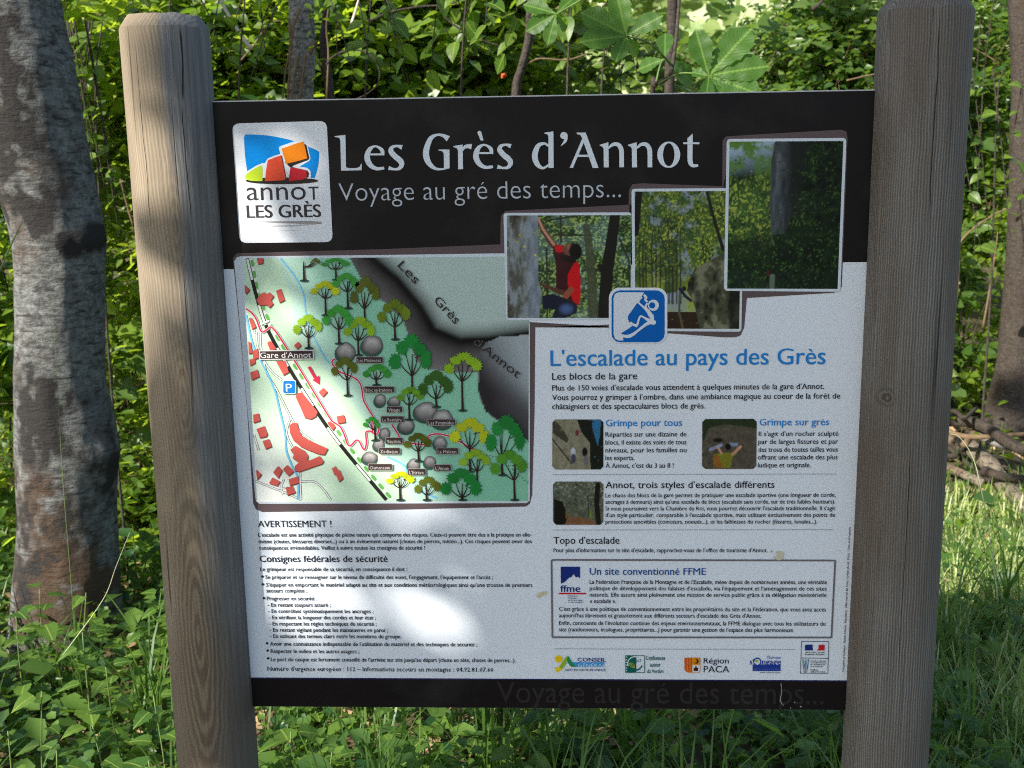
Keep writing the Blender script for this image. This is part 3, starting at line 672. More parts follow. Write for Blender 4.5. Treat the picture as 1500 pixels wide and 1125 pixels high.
text("Région Provence-Alpes-Côte d'Azur", 625, 305, 850, 305, 13, lin(90, 120, 190), 6, 0.0, L2, d, res=1); text('Fonds Social Européen', 676, 334, 857, 334, 11, NV, 5, 0.02, L2, d, res=1)
d = logo('ministry_logo')
for p in ([(1043, 57), (1288, 59)], [(1285, 59), (1276, 340)], [(1276, 338), (1033, 337)], [(1035, 337), (1045, 57)], [(1040, 203), (1282, 207)]): d.stroke(p, 5, (0.06, 0.07, 0.12, 1), 5, L2, smooth=False)
d.poly([(1076, 86), (1146, 87), (1140, 100), (1146, 137), (1075, 137)], NV, 6, L2); d.poly([(1195, 87), (1248, 87), (1247, 137), (1178, 137), (1195, 120)], lin(200, 35, 45), 6, L2)
text('Liberté . Égalité . Fraternité', 1075, 157, 1246, 157, 12, INK, 5, 0.015, L2, d, res=1); text('République Française', 1075, 176, 1246, 176, 14, INK, 5, 0.02, L2, d, res=1)
for x0_, x1_, cc in ((1050, 1068, lin(60, 170, 110)), (1062, 1078, lin(40, 120, 170)), (1080, 1074, lin(210, 60, 50)), (1092, 1080, lin(90, 170, 190)), (1108, 1090, lin(40, 50, 60))):
    d.stroke([(x0_, 212), ((x0_+x1_)/2, 270), (x1_, 332)], [4, 6, 3], cc, 5, L2)
for i, s_ in enumerate(('Direction régionale', "de l'Environnement,", "de l'Aménagement", 'et du Logement', '', 'PROVENCE-', "ALPES-CÔTE D'AZUR")):
    if s_: text(s_, 1122, 232+i*16, 1122+(135, 140, 130, 110, 0, 65, 128)[i], 232+i*16, 11, INK, 5, 0.025, L2, d, res=1)
d = logo('credit_text')
text('Conception et réalisation : Bureau d\'études - Illustrations : Office national des forêts - Crédits photos : Mairie - Texte et cartographie', 1236.5, 985, 1246, 772, 3.0, INK, 5, 0.02, None, d, rot=True, res=1)
# parking-style climber pictogram
ZP = Zm(885, 410, 11.25)
d = logo('climber_pictogram')
d.rrect(78, 128, 1040, 1040, 170, WHITE, 6, ZP); PB = lin(0, 95, 180)
d.rrect(122, 172, 998, 1028, 140, PB, 7, ZP)
WP = (0.70, 0.74, 0.80, 1)
d.poly([(155, 300), (175, 235), (235, 205), (655, 205), (640, 235), (590, 320), (575, 380), (535, 390), (500, 440), (450, 520), (395, 590), (390, 640), (410, 690), (470, 760), (380, 820), (290, 870), (280, 890), (330, 905), (310, 960), (318, 998), (235, 998), (180, 970), (155, 900)], WP, 8, ZP)
for pts, wd in (([(655, 245), (690, 290), (680, 330), (715, 365)], [40, 44, 34, 34]), ([(620, 285), (580, 330), (570, 375), (640, 440), (720, 510), (770, 590)], [30, 26, 26, 34, 60, 74]),
                ([(690, 480), (690, 420), (715, 385)], [50, 30, 30]), ([(775, 580), (790, 640), (770, 700)], [80, 60, 70]), ([(760, 680), (640, 600), (600, 595), (570, 650), (545, 740), (520, 768)], [60, 44, 34, 34, 36, 34]),
                ([(550, 765), (480, 735), (430, 700)], [44, 40, 34]), ([(830, 700), (740, 705), (640, 770), (540, 850), (470, 900), (400, 930), (300, 925)], [80, 60, 44, 40, 50, 56, 40])):
    d.stroke(pts, wd, WP, 9, ZP)
d.ring(812, 418, (90, 92), (52, 52), WP, 10, ZP, 26, 0, 360, (792, 420)); d.ell(815, 700, 40, 36, WP, 10, ZP)
d.poly([(535, 395), (740, 640), (610, 580), (575, 600), (520, 720), (440, 680), (408, 685), (388, 600), (460, 500)], PB, 10, ZP)
d.poly([(470, 755), (520, 790), (560, 780), (450, 880), (380, 895), (285, 880)], PB, 10, ZP)


# residue and scratches
e = Art()
e.poly([(785, 873), (790, 868), (800, 866), (801, 871), (794, 872), (789, 876)], (0.62, 0.54, 0.34, 1), 6)
e.build('glue_residue'); e = Art()
e.poly([(1130, 819), (1137, 814), (1138, 807), (1147, 808), (1147, 819), (1140, 821), (1134, 818)], (0.6, 0.56, 0.42, 1), 8)
e.build('glue_residue'); e = Art()
e.stroke([(1144, 1001), (1145, 1014), (1143, 1026), (1148, 1034)], [1.2, 0.8, 1.2, 0.6], (0.35, 0.33, 0.33, 1), 5)
for p in ((1164, 1029, 1.2), (1173, 1035, 1.5), (1158, 1037, 1.0), (1130, 808, 1.4), (514, 615, 0)):
    if p[2]: e.ell(p[0], p[1], p[2], p[2]*0.8, (0.3, 0.29, 0.28, 1), 6, None, 7)
e.build('scratch')['kind'] = 'stuff'

# ---- map
mp = Pic([(357, 378.5), (775, 375.5), (774, 733.5), (376, 735)], 190, 165, 3.75, 5)
u_, v_ = mp.u, mp.v; X3 = (mp.X-340)*2.96; Y3 = (mp.Y-370)*2.96
def sstep(x, a_, b_): t_ = np.clip((x-a_)/(b_-a_), 0, 1); return t_*t_*(3-2*t_)
cream, mid_, teal, wht = L3(200, 230, 200), L3(190, 222, 206), L3(138, 198, 170), L3(240, 246, 238)
edge = np.interp(Y3, [20, 200, 330, 500, 700, 1080], [195, 260, 270, 400, 560, 790])
base = cream[None, None]*np.ones_like(u_)[..., None]
k = sstep(v_, 0.45, 0.95)*sstep(-X3, -520, -150); base = base*(1-k[..., None])+wht*k[..., None]
g = sstep(X3, edge-3, edge+3); gg = np.clip((X3-edge)/260, 0, 1); c2_ = mid_*(1-gg[..., None])+teal*gg[..., None]
base = base*(1-g[..., None])+c2_*g[..., None]
k = sstep(X3, 900, 1250)*sstep(Y3, 600, 1000)*0.3; base = base*(1-k[..., None])+L3(110, 185, 150)*k[..., None]
mp.c = base
rock = [(505, 10), (1300, 0), (1300, 800), (1220, 765), (1130, 715), (1080, 650), (1065, 590), (1068, 520), (960, 522), (860, 505), (800, 470), (775, 400), (745, 300), (680, 230), (600, 170), (540, 80)]
inR = mp.inside(rock, Z3); mp.put(inR, L3(150, 158, 156))
ridge = np.array([(600, 10), (720, 110), (820, 230), (880, 330), (990, 375), (1110, 370), (1290, 345)], float)
dmin = np.full_like(u_, 1e9)
for i in range(len(ridge)-1):
    A0, B0 = ridge[i], ridge[i+1]; dd = B0-A0; t_ = np.clip(((X3-A0[0])*dd[0]+(Y3-A0[1])*dd[1])/(dd@dd), 0, 1)
    dmin = np.minimum(dmin, np.hypot(X3-A0[0]-t_*dd[0], Y3-A0[1]-t_*dd[1]))
nz = mp.noise(5, 5, 2); below = Y3 > np.interp(X3, ridge[:, 0], ridge[:, 1])
dark = np.where(below, np.clip(1.1-dmin/(110+70*nz), 0.1, 1), np.clip(1-dmin/75, 0, 1)**1.3); grn = L3(178, 196, 190)
rc = np.where(below[..., None], L3(128, 124, 124)*(1-dark[..., None])+L3(14, 12, 14)*dark[..., None], grn*(1-dark[..., None])+L3(20, 18, 20)*dark[..., None])
mp.c = np.where(inR[..., None], rc, mp.c)
lump = mp.inside([(1070, 520), (1075, 430), (1100, 390), (1160, 365), (1300, 355), (1300, 830), (1180, 745), (1100, 690), (1068, 600)], Z3)
q1 = np.clip((X3-1070)/220+(520-Y3)/520, 0, 1); streak = 0.5+0.5*np.sin((X3*0.9-Y3*0.75)/32+nz*3)
lc = L3(60, 56, 60)*(1-q1[..., None])+L3(160, 170, 175)*q1[..., None]; dk = np.clip(sstep(Y3-(X3-1070)*0.75, 400, 560)*0.9, 0, 1)[..., None]
lc = lc*(1-dk)+(L3(58, 54, 58)*(0.55+0.6*streak[..., None]))*dk
mp.c = np.where(lump[..., None], lc, mp.c)
# soft shadow the artist drew at the foot of the rock
mp.build('map_picture')

f = Art(); RD = lin(203, 92, 84); RS = lin(120, 60, 55)
BLK = lin(40, 36, 36)
def dline(pts, w_=9): f.stroke(pts, w_, BLK, 5.2, Z3, 4); f.stroke(pts, w_-3.4, (0.78, 0.8, 0.78, 1), 6.2, Z3, 4)
for p in ([(122, 345), (126, 420), (150, 520), (192, 592), (255, 715)], [(255, 715), (238, 765), (242, 805), (272, 860)], [(255, 715), (292, 772), (350, 818)], [(100, 990), (250, 1050), (300, 1073)],
          [(300, 993), (358, 994), (398, 1030), (428, 1072)], [(296, 930), (295, 990), (299, 1072)], [(222, 1050), (212, 1020), (225, 982)], [(106, 345), (114, 420), (168, 512), (230, 562)], [(82, 300), (100, 350)], [(95, 790), (116, 858)], [(205, 1022), (250, 1020)]): dline(p)
LB = lin(120, 195, 235)
f.stroke([(210, 25), (270, 100), (310, 180), (320, 260), (345, 345), (400, 450), (425, 482)], [7, 7, 6, 6, 5, 6, 5], LB, 5.2, Z3)
f.stroke([(60, 270), (90, 400), (140, 500), (182, 590), (205, 680), (230, 790), (235, 860), (262, 930), (285, 980), (285, 1072)], 8, LB, 7.2, Z3)
f.stroke([(672, 885), (745, 922), (757, 955)], 7, LB, 5.2, Z3); f.stroke([(822, 1038), (892, 1066)], 8, LB, 5.2, Z3)
def along(pts, n):
    P = cat(pts, 8); s_ = np.r_[0, np.cumsum(np.linalg.norm(np.diff(P, axis=0), axis=1))]
    return lambda t_: np.array((np.interp(t_*s_[-1], s_, P[:, 0]), np.interp(t_*s_[-1], s_, P[:, 1]))), s_[-1]
rail = [(65, 25), (103, 180), (152, 330), (252, 510), (350, 665), (470, 835), (668, 1072)]
f.stroke(rail, 15, BLK, 7.2, Z3); fn, LL = along(rail, 0); NS = 12
for i in range(NS):
    if i % 2 == 0: f.stroke([tuple(fn((i+0.04+j/5*0.9)/NS)) for j in range(6)], 10, (0.8, 0.81, 0.8, 1), 8.2, Z3)
gl = [(84, 25), (117, 190), (182, 340), (277, 500), (382, 660), (472, 795), (572, 925), (695, 1073)]
f.stroke(gl, 13, (0.74, 0.78, 0.74, 1), 5.2, Z3); fn, LL = along(gl, 0)
for i in range(25): f.stroke([tuple(fn((i+0.12+j/3*0.62)/25)) for j in range(4)], [9, 13, 13, 9], lin(105, 175, 85), 6.2, Z3)
for p in ([(105, 205), (125, 178), (142, 172), (150, 180), (162, 172), (180, 188), (168, 205), (178, 222), (162, 238), (150, 226), (118, 228)], [(190, 165), (212, 157), (228, 205), (205, 217)], [(107, 24), (135, 24), (134, 46), (112, 50)], [(55, 140), (77, 160), (62, 180), (56, 172)],
          [(268, 402), (287, 386), (300, 402), (282, 418)], [(375, 605), (395, 586), (413, 603), (393, 625)], [(453, 710), (485, 704), (492, 735), (458, 741)], [(275, 625), (282, 610), (303, 606), (335, 645), (370, 690), (362, 710), (340, 722), (315, 715), (300, 680)], [(152, 392), (160, 384), (172, 386), (192, 418), (165, 425)],
          [(190, 470), (232, 470), (245, 518), (222, 531)], [(78, 520), (110, 507), (117, 537), (85, 552)], [(70, 385), (80, 390), (88, 435), (72, 438)], [(88, 427), (112, 415), (116, 455), (98, 462), (100, 478), (78, 490), (75, 465), (92, 458)], [(91, 703), (115, 697), (122, 728), (93, 738)], [(105, 765), (140, 752), (153, 785), (148, 797), (120, 803)],
          [(132, 817), (160, 808), (172, 840), (145, 852)], [(248, 750), (262, 738), (282, 738), (290, 770), (300, 792), (330, 812), (415, 850), (400, 876), (378, 874), (335, 858), (300, 842), (265, 812), (250, 780)], [(252, 855), (275, 838), (312, 858), (330, 880), (325, 900), (340, 900), (380, 882), (397, 905), (390, 915), (290, 950), (270, 945), (272, 925), (290, 910), (262, 890), (268, 875)],
          [(432, 936), (448, 926), (458, 942), (468, 945), (482, 978), (464, 993), (450, 965), (442, 960)], [(178, 952), (200, 925), (218, 945), (200, 978)], [(220, 938), (240, 921), (268, 948), (245, 968)], [(160, 1000), (175, 975), (208, 992), (195, 1012)], [(245, 982), (285, 970), (290, 998), (250, 1010)], [(232, 1020), (262, 1012), (275, 1040), (240, 1052)],
          [(72, 284), (85, 283), (104, 322), (86, 333)], [(103, 940), (128, 962), (108, 985)], [(412, 737), (430, 731), (448, 755), (436, 770)]):
    f.poly([(x+2, y+4) for x, y in p], RS, 8.6, Z3); f.poly(p, RD, 9.6, Z3)
PK = (0.80, 0.72, 0.72, 1); RP = lin(205, 45, 80)
for p in ([(60, 243), (85, 262), (105, 290), (126, 342), (150, 335), (176, 327), (240, 420), (330, 565), (420, 712), (440, 735), (470, 757), (490, 800), (497, 825), (512, 838), (535, 815), (550, 818), (572, 855), (582, 825), (580, 780), (600, 775), (625, 788), (637, 765), (632, 742)],
          [(610, 785), (606, 740), (612, 715), (598, 690), (570, 640), (560, 580), (540, 550), (500, 530), (468, 518), (438, 488), (434, 470), (450, 460)],
          [(692, 745), (715, 780), (742, 820), (790, 828), (830, 833), (858, 820), (848, 800), (870, 788), (910, 788), (960, 805), (1040, 850)]):
    f.stroke(p, 11, PK, 10.6, Z3, 4); f.stroke(p, 6.5, RP, 11.6, Z3, 4)
f.stroke([(1040, 850), (1080, 862)], [5, 2], RP, 11.6, Z3)
for i in range(16):
    q_ = np.array([np.interp(i/15, [0, .4, .6, 1], [1092, 1170, 1215, 1280]), np.interp(i/15, [0, .4, .6, 1], [877, 890, 940, 998])]); f.ell(q_[0], q_[1], 2.4, 2.4, (0.03, 0.06, 0.06, 1), 14, Z3, 6)
f.stroke([(333, 495), (360, 543)], 13, RP, 10.6, Z3, smooth=False); f.poly([(347, 552), (378, 532), (377, 572)], RP, 11.6, Z3)
f.stroke([(122, 312), (160, 296)], 7, (0.8, 0.8, 0.8, 1), 12.6, Z3, smooth=False)
def boulder(cx, cy, rx, ry):
    l = f.off(9); rng_ = random.Random(int(cx)); vs = [onp(*Z3(cx-rx*0.15, cy-ry*0.3), l)]; cs = [(0.42, 0.40, 0.39, 1)]; n = 18
    vs2 = []; cs2 = []
    jit_ = [1+0.06*rng_.uniform(-1, 1) for _ in range(n)]
    for fr, cc in ((0.45, 0.36), (0.8, 0.2), (1.0, 0.07)):
        for i in range(n):
            a_ = 2*math.pi*i/n; x, y = cx+rx*fr*math.cos(a_)*jit_[i], cy+ry*fr*math.sin(a_)*jit_[i]
            vs2.append(onp(*Z3(x, y), l)); br = cc*(1.0-0.45*math.sin(a_)*(1 if fr < 1 else 0.4)); cs2.append((br, br*0.94, br*0.92, 1))
    fs = [(0, 1+(i+1) % n, 1+i) for i in range(n)]+[(1+r_*n+i, 1+r_*n+(i+1) % n, 1+(r_+1)*n+(i+1) % n, 1+(r_+1)*n+i) for r_ in range(2) for i in range(n)]
    f.m.add(vs+vs2, fs, np.array(cs+cs2))
for r_ in ((492, 432, 42, 42), (607, 402, 46, 43), (642, 640, 25, 27), (703, 645, 27, 21), (840, 690, 51, 44), (912, 722, 47, 42), (755, 752, 35, 32), (662, 785, 23, 26), (636, 832, 24, 27), (597, 890, 33, 27), (902, 826, 29, 30), (787, 920, 27, 27), (858, 908, 26, 27)):
    f.ell(r_[0]-3, r_[1]+8, r_[2]*1.08, r_[3]*1.0, lin(52, 92, 80), 8, Z3); boulder(*r_)
TR_ = lin(50, 32, 25)
def mtree(x0, y0, x1, y1, bx, by, col, seed, onlytrunk=False):
    rg = random.Random(seed); w_ = x1-x0; h_ = y1-y0; cy = (y0+y1)/2; fork = y1+(by-y1)*0.18
    f.ell(bx, by, 20, 6, lin(45, 75, 66), 12.3, Z3, 12)
    f.stroke([(bx, by), (bx-2, (by+fork)/2), (bx-3, fork), (bx-2, cy)], [11, 8, 7, 3], TR_, 13, Z3, 4)
    for tx, ty in ((x0+w_*0.18, cy+h_*0.15), (x1-w_*0.18, cy+h_*0.12), (x0+w_*0.68, y0+h_*0.3), (x0+w_*0.35, y0+h_*0.35)):
        f.stroke([(bx-3, fork), ((bx+tx)/2+rg.uniform(-4, 4), (fork+ty)/2+8), (tx, ty)], [5, 4, 2], TR_, 13, Z3, 4)
    f.stroke([(x0+w_*0.6, cy+h_*.1), (x1-w_*.1, cy-h_*.05)], [4, 2], TR_, 13, Z3, 4)
    for cx, cyy, sx, sy in ((0.13, 0.70, 0.15, 0.24), (0.86, 0.64+rg.uniform(-.1, .1), 0.15, 0.28), (0.52, 0.16, 0.21, 0.20), (0.30, 0.34, 0.16, 0.2), (0.72, 0.36, 0.17, 0.2)):
        X, Y = x0+w_*cx, y0+h_*cyy; n = 26; pts = []
        for i in range(n):
            a_ = 2*math.pi*i/n; rr = (1.08 if i % 2 else 0.8)*(1+rg.uniform(-.14, .14)); pts.append((X+w_*sx*rr*math.cos(a_), Y+h_*sy*rr*math.sin(a_)))
        b_ = rg.uniform(0.8, 1.12); f.poly(pts, (col[0]*b_, col[1]*b_, col[2]*b_, 1), 14.2+0.9*rg.randint(0, 1), Z3)
YG, LG, GG, OL, SG = lin(190, 200, 30), lin(140, 180, 40), lin(60, 150, 55), lin(90, 100, 28), lin(30, 130, 55)
for i, (x0_, y0_, x1_, y1_, bx, by, cc) in enumerate(((340, 25, 382, 50, 313, 122, OL), (385, 24, 508, 62, 452, 118, GG), (340, 125, 465, 185, 407, 272, YG), (435, 90, 550, 155, 503, 242, GG), (512, 108, 640, 232, 577, 300, OL), (390, 230, 525, 322, 465, 395, GG), (265, 270, 390, 360, 333, 415, LG),
        (485, 280, 620, 370, 549, 445, LG), (630, 205, 775, 312, 708, 377, lin(105, 125, 30)), (430, 455, 545, 540, 502, 620, OL), (567, 485, 690, 545, 627, 575, GG), (682, 360, 865, 520, 783, 607, SG), (920, 435, 1082, 532, 1000, 685, LG), (808, 515, 957, 628, 887, 670, lin(55, 95, 35)),
        (715, 583, 830, 648, 770, 725, lin(100, 150, 35)), (568, 713, 640, 760, 622, 815, GG), (745, 783, 865, 852, 810, 905, OL), (945, 720, 1115, 832, 1033, 950, YG), (1100, 708, 1270, 872, 1172, 965, SG), (985, 855, 1120, 932, 1065, 1030, LG), (1120, 858, 1278, 970, 1226, 1073, lin(80, 145, 40)), (668, 950, 792, 1008, 730, 1073, YG), (790, 972, 905, 1048, 845, 1073, OL), (905, 938, 1080, 1062, 1000, 1073, SG))):
    mtree(x0_, y0_, x1_, y1_, bx, by, cc, i)
LBG = (0.055, 0.035, 0.032, 1); LBD = (0.45, 0.40, 0.38, 1)
for x, y, s_, w_ in ((596, 466, 'Les Météores', 118), (638, 594, 'Bloc opératoire', 132), (704, 680, 'Visage', 70), (695, 723, 'Le Bestiaire', 102), (702, 816, 'Vaudois', 78), (682, 860, 'Zodiaque', 94), (642, 930, 'Clemenceau', 106), (907, 736, 'Les Pyramides', 126), (933, 861, 'La Maïoun', 98), (912, 933, "L'Airain", 76), (801, 951, "L'Etrave", 80)):
    f.rrect(x-w_/2, y-15, x+w_/2, y+15, 5, LBD, 17, Z3); f.rrect(x-w_/2+2, y-13, x+w_/2-2, y+13, 4, LBG, 18, Z3)
    text(s_, x-w_/2+9, y+7, x+w_/2-9, y+7, 14, (0.6, 0.56, 0.54, 1), 19, 0.012, Z3, f, res=1)
f.poly([(117, 424), (353, 422), (354, 463), (118, 465)], (0.75, 0.72, 0.7, 1), 17, Z3); f.poly([(121, 428), (349, 426), (350, 459), (122, 461)], LBG, 18, Z3)
text("Gare d'Annot", 125, 455, 345, 453, 22, (0.82, 0.80, 0.80, 1), 19, 0.004, Z3, f, res=4)
f.rrect(219, 553, 277, 613, 8, (0.75, 0.78, 0.8, 1), 17, Z3); f.rrect(222, 556, 274, 610, 7, lin(30, 120, 200), 18, Z3); text('P', 236, 600, 262, 600, 33, (0.82, 0.84, 0.86, 1), 19, 0.01, Z3, f, res=4)
for s_, x0_, y0_, x1_, y1_, cp in (('Les', 716, 58, 792, 138, 34), ('Grès', 872, 210, 966, 312, 34), ("d'Annot", 1040, 392, 1236, 546, 34)):
    text(s_, x0_, y0_, x1_, y1_, cp, (0.55, 0.52, 0.52, 1), 17, 0.032, Z3, f, rot=True, res=3); text(s_, x0_, y0_, x1_, y1_, cp, (0.03, 0.025, 0.025, 1), 18.2, 0.012, Z3, f, rot=True, res=3)

# ---- the three photographs
G1, G2, G3, G4 = L3(120, 150, 60), L3(60, 95, 40), L3(175, 190, 60), L3(28, 45, 26)
def leafy(p, mask, dark, mid, light, sc=14, hi=0.62):
    n1 = p.noise(sc, sc*1.2, 4); n2 = p.noise(sc*3.5, sc*4, 3); n3 = p.noise(sc*9, sc*9, 1)
    t_ = np.clip((n1*0.55+n2*0.3+n3*0.25-0.36)*3.0, 0, 1)[..., None]
    c = dark*(1-t_)+mid*t_; h_ = np.clip((n2*0.6+n3*0.55-hi)*6, 0, 1)[..., None]*np.clip(t_*1.5, 0, 1); c = c*(1-h_)+light*h_
    a_ = np.clip(mask, 0, 1)[..., None]; p.c = p.c*(1-a_)+c*a_
def foliage(p, n=900, sky_=0.4):
    a_ = p.noise(14, 14, 4); b_ = p.noise(6, 6, 3)
    p.c = G4+(G2-G4)*np.clip(a_*2-0.4, 0, 1)[..., None]; p.put(np.clip((b_-0.52)*8, 0, 1)*sky_, L3(150, 185, 195))
    p.speckle(n, None, [G1, G2, G3, G4, L3(90, 130, 50)], 0.7, 2.6, a=0.8)
p = Pic([(742.5, 315.5), (924.5, 315), (923.5, 465.5), (743.5, 465.5)], 182, 151, 4.8, 11); ZA = Zm(735, 305, 6.615)
foliage(p, 500, 0.8); leafy(p, 0.75*np.ones_like(p.u), G4, L3(80, 112, 58), L3(170, 190, 110), 9, 0.58)
p.speckle(300, lambda x, y: y > 370, [L3(170, 195, 190), L3(150, 170, 150), L3(190, 200, 180)], 0.8, 2.6, a=0.6)
for q_ in ([(570, 60), (575, 330)], [(435, 380), (440, 1060)], [(440, 120), (800, 60)], [(500, 260), (870, 260)], [(1140, 290), (1230, 500), (1240, 770)], [(770, 610), (860, 580), (940, 590)]): p.line(q_, 16, L3(45, 50, 40), ZA)
p.line([(820, 180), (850, 400), (870, 700), (890, 1070)], [70, 80, 90, 100], L3(70, 75, 55), ZA, 0.9); p.line([(1100, 60), (1060, 350), (1020, 600), (990, 1070)], [100, 110, 120, 120], L3(30, 28, 25), ZA)
p.line([(950, 560), (1000, 640)], 50, L3(30, 28, 25), ZA)
rk = p.inside([(40, 60), (350, 60), (355, 700), (390, 830), (360, 1075), (40, 1075)], ZA); rn = p.noise(16, 5, 4); p.put(rk, L3(88, 88, 80)); p.put(rk*np.clip((rn-0.45)*5, 0, 1), L3(145, 155, 160), 0.8); p.put(rk*np.clip((0.42-rn)*6, 0, 1), L3(45, 38, 32), 0.8)
p.put(rk*np.clip((p.X-Zm(735, 305, 6.615)(230, 0)[0])/8, 0, 1)*0.45, L3(140, 155, 175)); p.speckle(130, lambda x, y: x < 790 and y < 375, [L3(190, 190, 50), L3(140, 150, 50)], 1, 3)
SK, SKD = L3(190, 140, 115), L3(90, 55, 42)
p.line([(362, 115), (400, 210), (455, 290), (510, 365)], [34, 52, 62, 66], SKD, ZA); p.line([(358, 110), (398, 200), (450, 275), (505, 350)], [24, 26, 26, 30], SK, ZA)
p.put(p.inside([(500, 375), (540, 348), (600, 360), (620, 420), (700, 520), (735, 512), (755, 560), (765, 700), (758, 945), (700, 930), (640, 880), (525, 770), (525, 540), (495, 410)], ZA), L3(60, 20, 24))
p.put(p.inside([(510, 370), (545, 352), (595, 362), (590, 420), (560, 430), (520, 420)], ZA), L3(200, 22, 28)); p.put(p.inside([(700, 530), (740, 518), (758, 600), (765, 800), (756, 945), (690, 900), (640, 740), (640, 640)], ZA), L3(205, 18, 26))
p.blob(640, 400, 60, 62, L3(120, 72, 58), ZA); p.blob(655, 375, 30, 32, L3(150, 95, 78), ZA); p.blob(715, 420, 72, 92, L3(20, 14, 14), ZA, 1, 0.2); p.line([(600, 480), (690, 500)], 60, L3(30, 18, 18), ZA)
p.line([(380, 735), (470, 770), (560, 810), (640, 830)], [22, 34, 50, 60], SKD, ZA); p.line([(620, 850), (670, 790)], [60, 60], L3(150, 80, 60), ZA)
p.put(p.inside([(395, 850), (480, 830), (560, 850), (680, 900), (735, 950), (725, 1010), (650, 1050), (600, 1065), (480, 1065), (520, 980), (395, 970)], ZA), L3(28, 32, 48)); p.blob(625, 975, 85, 65, L3(75, 100, 150), ZA, 0.9, 0.6)
p.build('climber_photograph')
p = Pic([(929.5, 280.5), (1086, 279.5), (1082.5, 481.5), (930.5, 481)], 157, 202, 5.75, 12); ZB = Zm(920, 195, 3.8125)
p.c[:] = L3(140, 152, 165); a_ = p.noise(10, 12, 4); p.put(np.clip((a_-0.36)*6, 0, 1)*(p.v < 0.75), L3(60, 85, 45)); p.put((p.v > 0.62)*np.clip(p.noise(8, 3, 2)*2-0.5, 0, 1), L3(150, 165, 50)); p.put(p.v > 0.88, L3(50, 36, 26))
leafy(p, np.clip((0.72-p.v)*5, 0, 1)*np.clip((p.noise(9, 9, 3)-0.36)*7, 0, 1), L3(35, 50, 30), L3(84, 112, 46), L3(165, 175, 70), 10)
p.speckle(500, lambda x, y: y < 400, [L3(95, 130, 45), L3(50, 80, 40), L3(150, 165, 45), L3(35, 50, 30)], 0.8, 3.0, a=0.8); p.speckle(500, lambda x, y: True, [L3(110, 125, 50), L3(70, 90, 40)], 0.6, 1.8)
for i in range(11):
    x = 60+i*24+p.rng.uniform(-12, 12); p.line([(x, 950), (x+p.rng.uniform(-8, 8), 640), (x+p.rng.uniform(-24, 24), p.rng.uniform(380, 560))], [p.rng.uniform(7, 15), 7, 2], L3(50, 46, 34), ZB, 0.85)
for i in range(26):
    x = p.rng.uniform(60, 520); y = p.rng.uniform(480, 780); dx = p.rng.uniform(-50, 50); p.line([(x, y), (x+dx, y-p.rng.uniform(10, 50))], 4, L3(50, 48, 38), ZB, 0.7)
p.speckle(900, lambda x, y: y < 395 and abs(p.rng.normal()) < 1.2, [L3(100, 135, 50), L3(60, 90, 45), L3(140, 155, 60)], 1.2, 3.4, a=0.6)
p.line([(60, 330), (45, 560)], [40, 28], L3(24, 24, 20), ZB); p.line([(440, 330), (480, 480), (530, 650)], [16, 18, 20], L3(35, 34, 26), ZB); p.line([(290, 860), (285, 1000), (305, 1090)], 12, L3(90, 85, 60), ZB)
bo = p.inside([(530, 670), (440, 720), (370, 760), (335, 830), (330, 880), (370, 960), (400, 1090), (640, 1095), (640, 660)], ZB); bn = p.noise(12, 12, 4); p.put(bo, L3(70, 74, 55)); p.put(bo*np.clip((bn-0.5)*6, 0, 1), L3(130, 130, 105), 0.8); p.put(bo*np.clip((0.42-bn)*7, 0, 1), L3(25, 26, 20), 0.9); p.put(bo*np.clip((p.X-1064)/6, 0, 1), L3(18, 18, 14), 0.85)
p.line([(290, 870), (320, 910), (350, 935)], 16, L3(22, 30, 60), ZB); p.blob(312, 868, 14, 16, L3(35, 24, 20), ZB)
p.build('forest_photograph')
p = Pic([(1068.5, 207.5), (1235, 206.5), (1226.5, 423), (1065, 422.5)], 167, 216, 6.6, 13)
p.c[:] = L3(22, 34, 22); sk = np.clip(1.15-p.v*4.5-p.u*0.4, 0, 1)*(p.u < 0.42); a_ = p.noise(10, 12, 4)
p.put(sk, L3(175, 200, 220)); p.put(np.clip((a_-0.40)*5, 0, 1)*(p.u < 0.42)*np.clip(1.1-p.v*1.6, 0, 1), L3(95, 135, 55))
edge_ = np.clip((0.43-p.u+0.10*(p.noise(8, 14, 3)-0.5))*12, 0, 1)
leafy(p, edge_*np.clip((p.v-0.16+0.3*(p.noise(5, 5, 3)-0.5))*7, 0, 1), L3(28, 48, 26), L3(82, 122, 50), L3(165, 180, 75), 9)
leafy(p, np.clip((p.v-0.62)*4, 0, 1)*np.clip((0.6-p.u)*5, 0, 1), L3(18, 30, 20), L3(40, 70, 36), L3(90, 120, 60), 10, 0.7)
leafy(p, np.clip((p.u-0.40)*8, 0, 1), L3(14, 22, 16), L3(34, 56, 30), L3(86, 120, 56), 10, 0.74)
p.speckle(300, lambda x, y: x < 1066+0.42*167 and y < 355 and y > 230, [L3(85, 125, 50), L3(60, 95, 40), L3(130, 150, 60), L3(35, 65, 35)], 1.0, 3.2, a=0.6)
p.speckle(160, lambda x, y: x < 1096 and y < 250, [L3(45, 90, 60), L3(40, 75, 50)], 1.0, 3.2, a=0.8); p.speckle(220, lambda x, y: 1096 < x < 1128 and y < 260, [L3(150, 190, 90), L3(120, 170, 80)], 1.0, 3.0, a=0.7)
ZC = ZB
